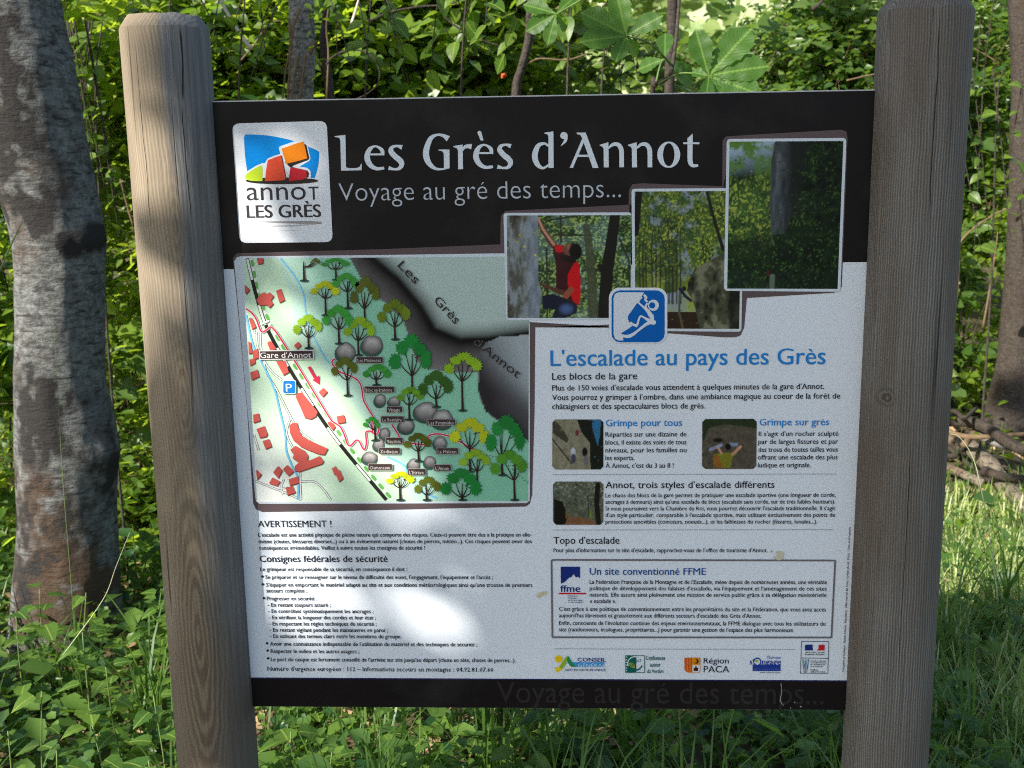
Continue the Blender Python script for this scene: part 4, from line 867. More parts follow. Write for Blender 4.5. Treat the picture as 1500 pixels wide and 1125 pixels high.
cl = p.inside([(820, 45), (1000, 45), (960, 300), (880, 560), (800, 570), (790, 400), (800, 150)], ZC); cn = p.noise(22, 5, 4); p.put(cl, L3(74, 82, 86)); p.put(cl*np.clip((cn-0.5)*6, 0, 1), L3(112, 120, 124), 0.8); p.put(cl*np.clip((0.45-cn)*6, 0, 1), L3(45, 50, 55), 0.8); p.put(cl*np.clip((p.X-1148)/12, 0, 1), L3(28, 34, 30), 0.95)
p.speckle(400, lambda x, y: x > 1140 or y > 330, [L3(30, 55, 26), L3(18, 30, 18), L3(60, 100, 40)], 0.8, 2.6, a=0.7); p.speckle(170, lambda x, y: x > 1160 and y > 250, [L3(70, 105, 45), L3(60, 95, 40)], 0.8, 2.6, a=0.6)
leafy(p, np.clip((p.v-0.58+0.12*(p.noise(6, 6, 2)-0.5))*9, 0, 1)*np.clip((p.v < 0.9)*1.0, 0, 1)*0.9, L3(14, 24, 16), L3(34, 60, 30), L3(86, 124, 56), 10, 0.70)
p.put((p.v > 0.87)*np.clip(p.noise(9, 9, 3)*1.6-0.4, 0, 1), L3(30, 48, 40), 0.7); p.blob(780, 780, 8, 18, L3(120, 28, 30), ZC, .8); p.line([(805, 800), (802, 870)], [30, 26], L3(110, 125, 110), ZC)
p.c *= (0.82-0.25*p.u)[..., None]
p.build('cliff_photograph')
# thumbnails
p = Pic([(809, 614), (883.7, 614), (883.7, 687.3), (809, 687.3)], 76, 74, 4.6, 21, 7); ZT = Zm(800, 605, 6.619)
n_ = p.noise(12, 12, 4); p.c = L3(135, 130, 108)*(0.6+0.7*n_[..., None]); p.put(p.inside([(300, 60), (556, 60), (556, 545), (430, 545), (425, 290), (340, 180)], ZT), L3(26, 28, 22)); p.put(p.inside([(440, 60), (530, 60), (525, 200), (500, 320), (450, 160)], ZT), L3(50, 120, 165), 0.8)
p.put(p.inside([(60, 60), (130, 110), (220, 250), (200, 290), (60, 190)], ZT), L3(40, 40, 32), 0.85); p.speckle(120, lambda x, y: x > 862, [L3(40, 70, 35), L3(15, 18, 14), L3(60, 110, 130)], 0.8, 2)
p.line([(60, 250), (250, 490)], 12, L3(25, 22, 20), ZT); p.blob(262, 375, 28, 48, L3(190, 195, 205), ZT); p.blob(265, 440, 28, 60, L3(70, 70, 90), ZT); p.blob(375, 375, 34, 55, L3(20, 20, 22), ZT); p.blob(385, 460, 26, 60, L3(110, 105, 105), ZT); p.blob(300, 190, 22, 34, L3(110, 40, 60), ZT); p.blob(150, 160, 22, 18, L3(110, 105, 60), ZT, .7); p.c *= (0.75+0.5*p.noise(24, 24, 2))[..., None]
p.build('rope_climbing_photograph')
p = Pic([(1028.6, 613.5), (1108.3, 613.2), (1107.5, 686.5), (1028.3, 686.5)], 80, 74, 4.6, 22, 7); ZT = Z5
n_ = p.noise(14, 14, 4); p.c = L3(84, 78, 66)*(0.5+0.9*n_[..., None]); p.put(p.inside([(760, 424), (1016, 424), (1016, 470), (950, 460), (860, 450), (790, 470), (765, 540)], ZT), L3(40, 52, 30)); p.blob(835, 525, 30, 12, L3(25, 22, 20), ZT); p.line([(800, 568), (850, 548)], 15, L3(150, 160, 190), ZT, .8); p.line([(890, 545), (920, 545)], 16, L3(140, 150, 185), ZT, .8)
p.put(p.inside([(850, 585), (930, 580), (905, 600), (895, 655), (850, 655), (810, 600), (820, 590)], ZT), L3(120, 120, 34)); p.put(p.inside([(812, 595), (835, 595), (860, 650), (812, 655)], ZT), L3(140, 92, 36)); p.blob(882, 555, 16, 20, L3(22, 16, 14), ZT); p.line([(905, 590), (940, 555)], 14, SK, ZT); p.line([(850, 585), (835, 560)], 10, SK, ZT); p.c *= (0.7+0.6*p.noise(24, 24, 2))[..., None]
p.build('boulder_photograph')
p = Pic([(810, 705), (883.7, 705), (883.7, 768.3), (810.3, 768.3)], 75, 64, 4.6, 23, 7); ZT = Zm(800, 605, 6.619)
n_ = p.noise(12, 12, 4); p.c = L3(92, 96, 80)*(0.4+1.1*n_[..., None]); p.speckle(300, lambda x, y: y < 745, [L3(120, 130, 110), L3(50, 56, 40), L3(150, 160, 140)], 0.7, 2.2); p.put(p.inside([(170, 1085), (220, 1010), (300, 1000), (460, 1040), (480, 1085)], ZT), L3(125, 88, 62)); p.put(p.inside([(80, 1085), (80, 830), (160, 860), (210, 1000), (180, 1085)], ZT), L3(22, 20, 16))
p.line([(500, 700), (490, 880), (510, 1085)], 50, L3(26, 24, 18), ZT); p.blob(430, 980, 30, 60, L3(110, 135, 50), ZT, .8, .8); p.line([(405, 800), (412, 1010)], 8, L3(35, 35, 25), ZT); p.line([(192, 960), (198, 1020)], 10, L3(150, 90, 40), ZT); p.c *= (0.7+0.6*p.noise(24, 24, 2))[..., None]
p.build('trail_photograph')
flush_texts()
emblem_art.build('emblem'); [o_.build(nm_) for o_, nm_ in LOGOS]; [o_.build('title_lettering') for o_ in TW]; [o_.build(nm_) for o_, nm_ in BODY]; sub_art.build('subtitle_lettering'); ghost_art.build('faded_lettering'); f.build('map_drawing')
# ================================================================= vegetation helpers
def unit(v): return v/(np.linalg.norm(v, axis=-1, keepdims=True)+1e-9)
def bulk_leaves(name, P, D, Nn, L, W, col, mat, parent=None, origin=(0, 0, 0), fold=0.16, lobes=False):
    """P base points, D leaf direction, Nn normal, L length, W width, col 0..1 per leaf"""
    n = len(P); D = unit(D); B = unit(np.cross(D, Nn)); Nn = unit(np.cross(B, D))
    L = np.broadcast_to(L, (n,))[:, None]; W = np.broadcast_to(W, (n,))[:, None]
    if lobes:
        tpl = [(0, 0, 0), (-.32, .10, .6), (-.5, .42, 1), (-.26, .5, .5), (-.22, .8, .6), (0, 1, -0.5), (.22, .8, .6), (.26, .5, .5), (.5, .42, 1), (.32, .10, .6)]
        F = [(0, 1, 2, 3), (0, 3, 5), (3, 4, 5), (0, 5, 7), (7, 5, 6), (0, 7, 8, 9)]
    else:
        tpl = [(0, 0, 0), (-.5, .33, 1), (-.36, .72, .8), (0, 1, -.6), (.36, .72, .8), (.5, .33, 1)]
        F = [(0, 3, 2, 1), (0, 5, 4, 3)]
    k = len(tpl); V = np.zeros((n, k, 3))
    for j, (x, y, z) in enumerate(tpl): V[:, j] = P+B*W*x+D*L*y+Nn*W*z*fold
    V = V.reshape(-1, 3)-np.asarray(origin)
    me = bpy.data.meshes.new(name); me.vertices.add(n*k); me.vertices.foreach_set('co', V.astype(np.float32).ravel())
    lens = np.array([len(f_) for f_ in F]); idx = np.concatenate([np.array(f_) for f_ in F])
    allidx = (np.arange(n)[:, None]*k+idx[None]).ravel().astype(np.int32)
    tot = np.tile(lens, n); st = np.r_[0, np.cumsum(tot)[:-1]].astype(np.int32)
    me.loops.add(len(allidx)); me.loops.foreach_set('vertex_index', allidx)
    me.polygons.add(len(tot)); me.polygons.foreach_set('loop_start', st); me.polygons.foreach_set('loop_total', tot.astype(np.int32))
    a_ = me.color_attributes.new('Col', 'FLOAT_COLOR', 'POINT'); cc = np.repeat(np.asarray(col, np.float32), k); c4 = np.stack((cc, cc, cc, np.ones_like(cc)), 1)
    a_.data.foreach_set('color', c4.ravel()); me.materials.append(mat); me.update(calc_edges=True); me.validate()
    o = bpy.data.objects.new(name, me); COL.objects.link(o)
    if parent is not None: o.parent = parent
    else: o.location = origin
    return o
def gz(x, y):
    """ground height"""
    x = np.asarray(x, float); y = np.asarray(y, float)
    h = 0.04*np.sin(x*1.3+0.5)*np.cos(y*1.1)+0.03*np.sin(x*3.1+y*2.3)
    h = h-0.15*np.clip((-x-0.75)/0.55, 0, 1)
    h = h+np.clip(y-3.0, 0, None)*0.085*np.clip((1.0-x)/3, 0.25, 1)
    h = h+np.clip(y-16, 0, None)**1.0*0.35*np.clip((y-16)/12, 0, 1)
    return h
rng = np.random.default_rng(77); rnd = random.Random(77)
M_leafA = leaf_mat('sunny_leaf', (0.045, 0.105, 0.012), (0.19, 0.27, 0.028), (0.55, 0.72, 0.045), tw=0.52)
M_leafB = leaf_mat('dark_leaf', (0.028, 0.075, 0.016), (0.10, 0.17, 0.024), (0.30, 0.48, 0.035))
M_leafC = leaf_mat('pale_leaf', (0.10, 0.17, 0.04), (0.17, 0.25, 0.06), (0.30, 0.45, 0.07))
M_leafF = leaf_mat('far_leaf', (0.13, 0.20, 0.05), (0.24, 0.30, 0.09), (0.32, 0.42, 0.10), rough=0.7)
M_grass = leaf_mat('grass_blade', (0.05, 0.12, 0.02), (0.12, 0.20, 0.04), (0.20, 0.36, 0.04), rough=0.45, tw=0.35)
M_cover = leaf_mat('ground_cover_leaf', (0.022, 0.07, 0.026), (0.15, 0.25, 0.04), (0.28, 0.46, 0.04))
M_grass2 = leaf_mat('sunlit_grass_blade', (0.28, 0.38, 0.09), (0.58, 0.60, 0.32), (0.6, 0.7, 0.22), rough=0.4, tw=0.4)  # sunlight put into the colour, much lighter than the other grass
M_leafI = leaf_mat('broad_leaf', (0.05, 0.12, 0.014), (0.13, 0.21, 0.025), (0.32, 0.50, 0.03), use_attr=False, veins=True)
M_leafW = leaf_mat('weed_leaf', (0.04, 0.115, 0.02), (0.14, 0.24, 0.035), (0.26, 0.46, 0.04), use_attr=False, veins=True)
M_leafN = leaf_mat('chestnut_leaf', (0.03, 0.09, 0.010), (0.06, 0.14, 0.016), (0.30, 0.55, 0.03), use_attr=False, veins=True, rough=0.5)
M_bark1 = bark_mat('pale_lichen_bark', (0.205, 0.212, 0.205), (0.092, 0.092, 0.088), (0.04, 0.036, 0.034), (0.11, 0.07, 0.045), stained=True)
M_bark2 = bark_mat('grey_snag_bark', (0.30, 0.29, 0.27), (0.14, 0.13, 0.12), (0.045, 0.038, 0.032), (0.26, 0.19, 0.13), 1.5, False)
M_bark3 = bark_mat('brown_bark', (0.08, 0.065, 0.052), (0.045, 0.036, 0.03), (0.025, 0.02, 0.016), (0.07, 0.048, 0.034), 2.0, False)
M_log = bark_mat('grey_brown_log', (0.26, 0.22, 0.17), (0.15, 0.12, 0.09), (0.05, 0.04, 0.03), (0.2, 0.12, 0.07), 1.6, False)
M_twig = plain('dry_twig', (0.15, 0.10, 0.06), 0.85, 0.2, 0.5, 30)
M_pale = plain('bleached_wood', (0.48, 0.42, 0.35), 0.8, 0.2, 0.3, 20)
M_straw = plain('dry_leaf', (0.34, 0.23, 0.13), 0.8, 0.25, 0.5, 9)
M_stem = plain('green_stem', (0.12, 0.18, 0.05), 0.6, 0.3, 0.3, 30)
M_red = plain('orange_bud', (0.55, 0.10, 0.02), 0.6, 0.3, 0.3, 60)

# ---- ground
def ground():
    nx, ny = 170, 190; xs = np.concatenate((np.linspace(-60, -8, 25), np.linspace(-7.8, 7.8, 120), np.linspace(8, 60, 25))); ys = np.concatenate((np.linspace(-30, -3, 15), np.linspace(-2.8, 9, 120), np.linspace(9.4, 130, 55)))
    X, Y = np.meshgrid(xs, ys); Z = gz(X, Y)
    near = (np.abs(X) < 8) & (Y < 9.2)
    Z = Z+near*np.array([[0.02*mnoise.noise(Vector((x*5, y*5, 0)))+0.012*mnoise.noise(Vector((x*17, y*17, 3))) if abs(x) < 8 and -3 < y < 9.2 else 0 for x in xs] for y in ys])
    H, W_ = X.shape; idx = np.arange(H*W_).reshape(H, W_)
    F = np.stack((idx[:-1, :-1], idx[:-1, 1:], idx[1:, 1:], idx[1:, :-1]), -1).reshape(-1, 4)
    m = MB(); m.v.append(np.stack((X, Y, Z), -1).reshape(-1, 3)); m.c.append(np.ones((H*W_, 4))); m.f = F.tolist(); m.n = H*W_
    mt, nt, out = newmat('forest_floor'); q = N(nt); co = q.obj()
    n1 = q.noise(co, 2.0, 5); n2 = q.noise(co, 30.0, 5, 0.7)
    c1 = q.mix(n2, (0.05, 0.035, 0.022, 1), (0.17, 0.12, 0.075, 1)); c1 = q.mix(q.ramp(n1, (0.45, (0, 0, 0)), (0.6, (1, 1, 1))), c1, (0.06, 0.085, 0.03, 1))
    sep = q.n('ShaderNodeSeparateXYZ', {'Vector': co}); far = q.ramp(q.math('MULTIPLY', sep.outputs[1], 0.02), (0.3, (0, 0, 0)), (0.42, (1, 1, 1)))
    mead = q.mix(q.ramp(q.noise(co, 0.9, 6, 0.75), (0.38, (0, 0, 0)), (0.62, (1, 1, 1))), (0.20, 0.29, 0.10, 1), (0.50, 0.50, 0.30, 1))
    nt.links.new(q.prin(q.mix(far, c1, mead), 0.95, q.bump(n2, 0.8, 0.02), 0.1), out.inputs[0])
    o = m.build('ground', mt, smooth=True); tag(o, kind='structure')
ground()

# ---- big pale trunk on the left
def trunk_obj(name, path, mat, sides, lab, catg, seed, amp=0.06, group=None, lump=None, parent=None):
    """path rows: x,y,z,r"""
    P = cat(path, 14); n = len(P); vs = []; c0 = P[0][:3].copy(); c0[2] = float(gz(c0[0], c0[1]))
    for i in range(n):
        for k in range(sides):
            a_ = 2*math.pi*k/sides; d = np.array((math.cos(a_), math.sin(a_), 0)); p = P[i][:3]; r = P[i][3]
            q_ = Vector((d[0]*0.9+seed, d[1]*0.9, p[2]*1.6)); f_ = 1+amp*mnoise.noise(q_)+amp*0.45*mnoise.noise(q_*4)+amp*0.22*mnoise.noise(Vector((d[0]*9, d[1]*9, p[2]*26+seed)))
            if p[2] < 0.3: f_ += (0.3-p[2])*(0.45*max(0, math.cos(a_*2.5+seed))**2+0.08)
            if lump:
                for la, lz, lw, lh in lump: f_ += lh*math.exp(-((((a_-la+math.pi) % (2*math.pi))-math.pi)/0.5)**2-((p[2]-lz)/lw)**2)
            vs.append(p+d*r*f_-c0)
    fs = [(i*sides+k, i*sides+(k+1) % sides, (i+1)*sides+(k+1) % sides, (i+1)*sides+k) for i in range(n-1) for k in range(sides)]
    me = bpy.data.meshes.new(name); me.from_pydata([tuple(v) for v in vs], [], fs); me.polygons.foreach_set('use_smooth', [True]*len(me.polygons)); me.materials.append(mat)
    return me, c0
YT = 1.9
def tp(xc, y, w_, Y=YT):
    p = at(xc, y, Y); d = np.linalg.norm(p-CAM); return [p[0], Y, p[2], w_/2/FPX*d*0.98]
big = empty('alder_tree', (at(95, 900, YT)[0], YT, 0.0), label='pale grey lichen-covered tree trunk with dark scars left of the board', cat='tree')
path = [tp(22, -900, 90), tp(12, -420, 104), tp(10, -150, 128), tp(12, 0, 132), tp(35, 120, 136), tp(56, 230, 133), tp(84, 340, 124), tp(86, 450, 118), tp(88, 560, 122), tp(98, 650, 136), tp(100, 760, 132), tp(102, 860, 133), tp(103, 940, 137)]
path = path[::-1]; b0 = path[0]; path = [[b0[0], b0[1], -0.35, b0[3]*1.1], [b0[0], b0[1], -0.2, b0[3]*1.05]]+path
path = sorted(path, key=lambda r_: r_[2])
me, c0 = trunk_obj('trunk', path, M_bark1, 96, '', '', 3.0, 0.055, lump=[(-0.3, at(150, 660, YT)[2], 0.05, 0.14), (-0.4, at(150, 350, YT)[2], 0.035, 0.10), (-1.4, at(95, 345, YT)[2], 0.03, 0.05)])
big.location = c0; link('trunk', me, big)
SP = [(20, 190, 60, 120, 0, .7), (5, 60, 40, 160, 0, .6), (30, 310, 60, 40, 0, .75), (85, 348, 60, 12, 0, .6), (120, 358, 20, 26, 0, .95), (55, 600, 40, 70, 0, 1.0), (75, 590, 90, 30, 0, .45), (50, 720, 60, 60, 1, .6), (60, 850, 70, 120, 1, 1.0), (110, 760, 60, 120, 0, .5), (30, 800, 40, 140, 0, .8), (150, 690, 30, 60, 0, .55), (130, 880, 50, 90, 1, .6), (45, 260, 30, 30, 1, .5), (60, 480, 60, 40, 1, .35), (140, 430, 14, 8, 0, .9), (95, 365, 10, 10, 0, 1)]
at_ = me.color_attributes.new('Col', 'FLOAT_COLOR', 'POINT'); cl_ = []
SPW = [(at(a0, b0, YT-0.15), c_/FPX*3.9, d_/FPX*3.9, k_, h_) for a0, b0, c_, d_, k_, h_ in SP]
for v in me.vertices:
    p_ = np.array(v.co)+c0; k0 = [0.0, 0.0]; nz_ = mnoise.noise(Vector(p_*11))*0.9+mnoise.noise(Vector(p_*34))*0.7
    fr = 1 if v.co.y < 0.05 else 0.5
    for q_, sx, sz, kk, h_ in SPW:
        g_ = h_*math.exp(-((p_[0]-q_[0])/sx)**2-((p_[2]-q_[2])/sz)**2); k0[kk] += 0.78*g_*(1+nz_)*fr
    cl_ += [min(1, max(0, k0[0])), min(1, max(0, k0[1])), 0, 1]
at_.data.foreach_set('color', cl_)

# ---- bark scar collars (dark branch scars) on the trunk
def blobmesh(m, c, r, mat_seed, sq=(1, 1, 1), nu=12, nv=8, amp=0.35):
    vs = []
    for i in range(nv+1):
        for j in range(nu):
            t_, p_ = math.pi*i/nv, 2*math.pi*j/nu; d = Vector((math.sin(t_)*math.cos(p_), math.sin(t_)*math.sin(p_), math.cos(t_)))
            f_ = 1+amp*mnoise.noise(d*2.0+Vector((mat_seed, 0, 0))); vs.append((c[0]+d.x*r*sq[0]*f_, c[1]+d.y*r*sq[1]*f_, c[2]+d.z*r*sq[2]*f_))
    m.add(vs, [(i*nu+j, i*nu+(j+1) % nu, (i+1)*nu+(j+1) % nu, (i+1)*nu+j) for i in range(nv) for j in range(nu)])

# ---- twiggy foliage: leaves set along little twigs inside a crown region
def crown_leaves(center, rad, ntw, leaf, seed, shell=0.0, k=(6, 11), tl=(0.16, 0.4), up=0.55, test=None, asp=0.62, sunbias=0.5):
    r_ = np.random.default_rng(seed); c = np.array(center); rad = np.array(rad)
    d = unit(r_.normal(size=(ntw, 3))); rr = (r_.random(ntw)*(1-shell)+shell)**(1/2.2)
    nse = np.array([mnoise.noise(Vector(x*2.1+seed)) for x in d*rr[:, None]*rad]); rr = rr*(1+0.22*nse)
    keep = np.array([mnoise.noise(Vector((c+x)*1.9)) for x in d*rr[:, None]*rad]) > -0.22
    d, rr = d[keep], rr[keep]; T0 = c+d*rr[:, None]*rad
    if test is not None: kk = test(T0); T0, d = T0[kk], d[kk]
    n = len(T0); td = unit(d*0.8+r_.normal(size=(n, 3))*0.55+np.array((0, 0, 0.25))); tlen = r_.uniform(*tl, n)
    P, D, Nn, Lc, col, seg = [], [], [], [], [], []
    tc = r_.random(n)
    for i in range(n):
        m_ = r_.integers(*k); s_ = (np.arange(m_)+r_.random(m_)*0.6)/m_; side = np.where(np.arange(m_) % 2, 1, -1)[:, None]
        droop = np.array((0, 0, -0.18)); pts = T0[i]+td[i]*(s_*tlen[i])[:, None]+droop*(s_**2*tlen[i])[:, None]
        lat = unit(np.cross(td[i], np.array((0, 0, 1.0)))+1e-6); dd = td[i]*0.55+lat*side*0.9+r_.normal(size=(m_, 3))*0.3+np.array((0, 0, -0.2))
        nn = np.array((0, 0, up))+r_.normal(size=(m_, 3))*0.42+S*sunbias
        P.append(pts); D.append(dd); Nn.append(nn); Lc.append(leaf*r_.uniform(0.6, 1.25, m_)); col.append(np.clip(tc[i]*0.6+r_.random(m_)*0.5-0.05, 0, 1))
        seg.append((T0[i]-td[i]*0.08, T0[i]+td[i]*tlen[i]+droop*tlen[i]))
    return np.concatenate(P), np.concatenate(D), np.concatenate(Nn), np.concatenate(Lc), np.concatenate(col), seg
def twigs(seg, name, mat, parent, origin, r=0.0022, step=1):
    seg = seg[::step]
    if not seg: return None
    A = np.array([s_[0] for s_ in seg]); B = np.array([s_[1] for s_ in seg]); n = len(A); d = unit(B-A)
    u = unit(np.cross(d, np.array((0.3, 0.2, 1.0)))); v = np.cross(d, u); V = np.zeros((n, 6, 3))
    for k_ in range(3):
        a_ = 2*math.pi*k_/3; off = u*math.cos(a_)+v*math.sin(a_); V[:, k_] = A+off*r; V[:, 3+k_] = B+off*r*0.4
    F = []
    for i in range(n):
        b_ = i*6; F += [(b_, b_+1, b_+4, b_+3), (b_+1, b_+2, b_+5, b_+4), (b_+2, b_, b_+3, b_+5)]
    me = bpy.data.meshes.new(name); me.from_pydata((V.reshape(-1, 3)-np.asarray(origin)).tolist(), [], F); me.materials.append(mat)
    return tag(link(name, me, parent), kind='stuff')

def shrub(name, center, rad, ntw, leaf, mat, seed, label, catg='shrub', group=None, nst=5, stemmat=None, mlabel=None, lobes=False, asp=0.62, stem_r=0.008, test=None, **kw):
    c = np.array(center, float); base = np.array((c[0], c[1], float(gz(c[0], c[1]))))
    root = empty(name, tuple(base), label=label, cat=catg, group=group)
    P, D, Nn, L, col, seg = crown_leaves(c, rad, ntw, leaf, seed, test=test, **kw)
    bulk_leaves('crown', P, D, Nn, L, L*asp, col, mat, root, base, lobes=lobes)
    if ntw > 60:      # a climber with larger, lobed leaves threads through the crown
        P, D, Nn, L, c2, sg = crown_leaves(c, rad, max(20, ntw//9), leaf*1.7, seed+50, test=test, **kw); bulk_leaves('climber_leaves', P, D, Nn, L, L*0.9, c2*c2, M_leafC if seed % 3 else M_leafB, root, base, lobes=True)
    m = MB(); rr = random.Random(seed)
    for i in range(nst):
        a_ = rr.uniform(0, 6.28); top = c+np.array((math.cos(a_)*rad[0]*0.6, math.sin(a_)*rad[1]*0.6, rad[2]*rr.uniform(0.1, 0.8)))
        b_ = base+np.array((math.cos(a_)*0.12, math.sin(a_)*0.12, -0.05)); mid = (b_+top)/2+np.array((rr.uniform(-.15, .15), rr.uniform(-.15, .15), 0.1)); pts = cat([b_, (b_+mid)/2+rr.uniform(-.04, .04), mid, top], 5)
        m.tube(pts, np.linspace(stem_r, stem_r*0.3, len(pts)), 6, rough=0.2)
    m.build('trunk', stemmat or M_bark3, root, smooth=True)
    twigs(seg, 'twig', stemmat or M_twig, root, base, step=2)
    return root

# ---- individual broad leaves (each an object) -------------------------------------------
def leaf_mesh(name, prof, fold, curl, mat, nseg=8, teeth=0.0):
    """unit-length leaf with UV; prof(t) = half width"""
    vs, uv, fs = [], [], []
    for i in range(nseg+1):
        t_ = i/nseg; wd = prof(t_)
        for j, sx in enumerate((-1, -0.5, 0, 0.5, 1)):
            ww = wd*(1+teeth*(1 if i % 2 else -1)*(abs(sx) == 1)); x = ww*sx
            z = fold*abs(x)-curl*t_*t_+0.012*math.sin(t_*22)*(abs(sx) > 0.4)
            vs.append((x, t_-(0.03 if abs(sx) == 1 and i % 2 and teeth else 0), z)); uv.append((0.5+x, t_))
    for i in range(nseg):
        for j in range(4): a_ = i*5+j; fs.append((a_, a_+1, a_+6, a_+5))
    me = bpy.data.meshes.new(name); me.from_pydata(vs, [], fs); ul = me.uv_layers.new(name='UVMap')
    for lp in me.loops: ul.data[lp.index].uv = uv[lp.vertex_index]
    me.polygons.foreach_set('use_smooth', [True]*len(me.polygons)); me.materials.append(mat); return me
LM_ovate = leaf_mesh('leaf', lambda t: 0.36*math.sin(math.pi*min(1, t**0.72))**0.8*(1-0.15*t)+0.004, 0.22, 0.22, M_leafI)
LM_weed = leaf_mesh('leaf', lambda t: 0.40*math.sin(math.pi*min(1, t**0.62))**0.85*(1-0.2*t)+0.004, 0.18, 0.25, M_leafW, nseg=10, teeth=0.07)
LM_chest = leaf_mesh('leaflet', lambda t: 0.235*math.sin(math.pi*min(1, max(0, t)**1.7))**0.72*1.05+0.006, 0.25, 0.10, M_leafN, nseg=14, teeth=0.05)
LM_lance = leaf_mesh('leaf', lambda t: 0.20*math.sin(math.pi*min(1, t**0.8))+0.004, 0.25, 0.25, M_leafW, nseg=6)
def put_leaf(me, base, d, nrm, L, parent, name='leaf'):
    d = unit(np.asarray(d, float)); b_ = unit(np.cross(d, np.asarray(nrm, float))); n_ = np.cross(b_, d)
    o = bpy.data.objects.new(name, me); COL.objects.link(o); o.parent = parent
    p = np.asarray(base)-np.array(parent.location)
    o.matrix_local = Matrix(((b_[0]*L, d[0]*L, n_[0]*L, p[0]), (b_[1]*L, d[1]*L, n_[1]*L, p[1]), (b_[2]*L, d[2]*L, n_[2]*L, p[2]), (0, 0, 0, 1)))
    return o

# ---- unseen canopy between sun and board, leaf gaps cut to place sun patches -------------
e1 = unit(np.cross(S, np.array((0, 0, 1.0)))); e2 = np.cross(e1, S)
if e2[2] < 0: e2 = -e2
def uvw(P): P = np.asarray(P); return np.stack((P@e1, P@e2), -1)
def hole(pts, Y=0.0): return uvw(np.array([at(x, y, Y) for x, y in pts]))
HOLES = [hole(p_) for p_ in (
    [(90, -20), (262, 0), (262, 200), (250, 290), (110, 296)],
    [(115, 322), (300, 316), (312, 620), (280, 690), (140, 650)],
    [(290, 100), (450, 100), (505, 190), (505, 385), (300, 400)],
    [(300, 360), (450, 380), (475, 450), (545, 550), (645, 640), (725, 755), (705, 800), (310, 800)],
    [(315, 780), (640, 770), (670, 830), (760, 900), (735, 960), (600, 1010), (350, 1010)],
    [(1140, 620), (1155, 620), (1205, 780), (1215, 900), (1200, 900), (1165, 770)],
    [(1275, 720), (1345, 720), (1335, 960), (1270, 980)])]
SHADE = [hole([(300, 110), (1560, -120), (1560, 1150), (240, 1150), (240, 700), (330, 380)])]
def gpt(px, py, h=0.08):
    d = ray(px, py); t_ = 1.0
    for _ in range(900):
        p = CAM+d*t_
        if p[2] < gz(p[0], p[1])+h: return p
        t_ += 0.015
    return CAM+d*t_
GHOLES = [uvw(np.array([gpt(*p_) for p_ in q_])) for q_ in ([(1365, 745), (1540, 720), (1560, 1060), (1450, 1050), (1340, 980)], [(1380, 640), (1450, 640), (1460, 690), (1380, 690)])]
def inpoly(U, pts):
    m_ = np.zeros(len(U), bool); n = len(pts)
    for i in range(n):
        (xa, ya), (xb, yb) = pts[i], pts[(i+1) % n]
        with np.errstate(divide='ignore', invalid='ignore'): c = ((ya > U[:, 1]) != (yb > U[:, 1])) & (U[:, 0] < (xb-xa)*(U[:, 1]-ya)/(yb-ya)+xa)
        m_ ^= c
    return m_
def gapnoise(U): return np.array([mnoise.noise(Vector((a_*1.7, b_*1.7, 4.2)))+0.6*mnoise.noise(Vector((a_*4.3, b_*4.3, 9.0))) for a_, b_ in U])
def keep_shade(P):
    U = uvw(P); hol = np.zeros(len(P), bool); sh = np.zeros(len(P), bool)
    Uj = U+np.random.default_rng(len(U)).normal(size=U.shape)*0.042
    for h_ in HOLES[:2]: hol |= inpoly(U, h_)
    for h_ in HOLES[2:]: hol |= inpoly(Uj, h_)
    for h_ in SHADE: sh |= inpoly(U, h_)
    hol &= (np.random.default_rng(7+len(U)).random(len(U)) > 0.055) | inpoly(U, HOLES[0]) | inpoly(U, HOLES[1])
    g_ = gapnoise(U) > GAP
    for h_ in GHOLES: g_ |= inpoly(U, h_)
    return (~hol) & (sh | ~g_)
GAP = -0.48
def canopy(label, dist, urange, vrange, n, seed, trunkxy):
    r_ = np.random.default_rng(seed)
    U = r_.uniform(*urange, n); V = r_.uniform(*vrange, n); T = dist+r_.uniform(-0.9, 0.9, n)
    C0 = U[:, None]*e1+V[:, None]*e2; P = C0+S*T[:, None]
    P = P[keep_shade(P)]; n = len(P)
    d = r_.normal(size=(n, 3)); d[:, 2] -= 0.3; nn = np.array((0, 0, 0.6))+S*0.6+r_.normal(size=(n, 3))*0.35; L = r_.uniform(0.09, 0.17, n)
    P = P-unit(d)*L[:, None]*0.5
    base = np.array((trunkxy[0], trunkxy[1], float(gz(*trunkxy)))); root = empty('broadleaf_tree', tuple(base), label=label, cat='tree')
    bulk_leaves('crown', P, d, nn, L, L*0.6, r_.random(n), M_leafB, root, base)
    m = MB(); cc = P.mean(0); top = cc+np.array((0, 0, 0.3)); pts = cat([base+[0, 0, -.1], base+[0.05, 0, 1.2], base*0.75+cc*0.25+[0, 0, .8], (base+top)/2+[0, 0, .6], top], 6)
    m.tube(pts, np.linspace(0.16, 0.05, len(pts)), 16, rough=0.12)
    m.build('trunk', M_bark3, root, smooth=True); m2 = MB(); rr = random.Random(seed)
    for i in range(16):
        t_ = P[rr.randrange(n)]; s_ = pts[rr.randrange(len(pts)//2, len(pts))]; q_ = cat([s_, (s_+t_)/2+np.array((0, 0, 0.2)), t_], 5)
        if keep_shade(q_).all(): m2.tube(q_, np.linspace(0.03, 0.006, len(q_)), 6, rough=0.2)
    if m2.v: m2.build('branch', M_bark3, root, smooth=True)
canopy('unseen leafy tree behind the viewer on the left, crown cut to shape sun patches', 6.6, (-4.6, 2.6), (-2.6, 2.9), 54000, 5, (-5.6, -4.6))
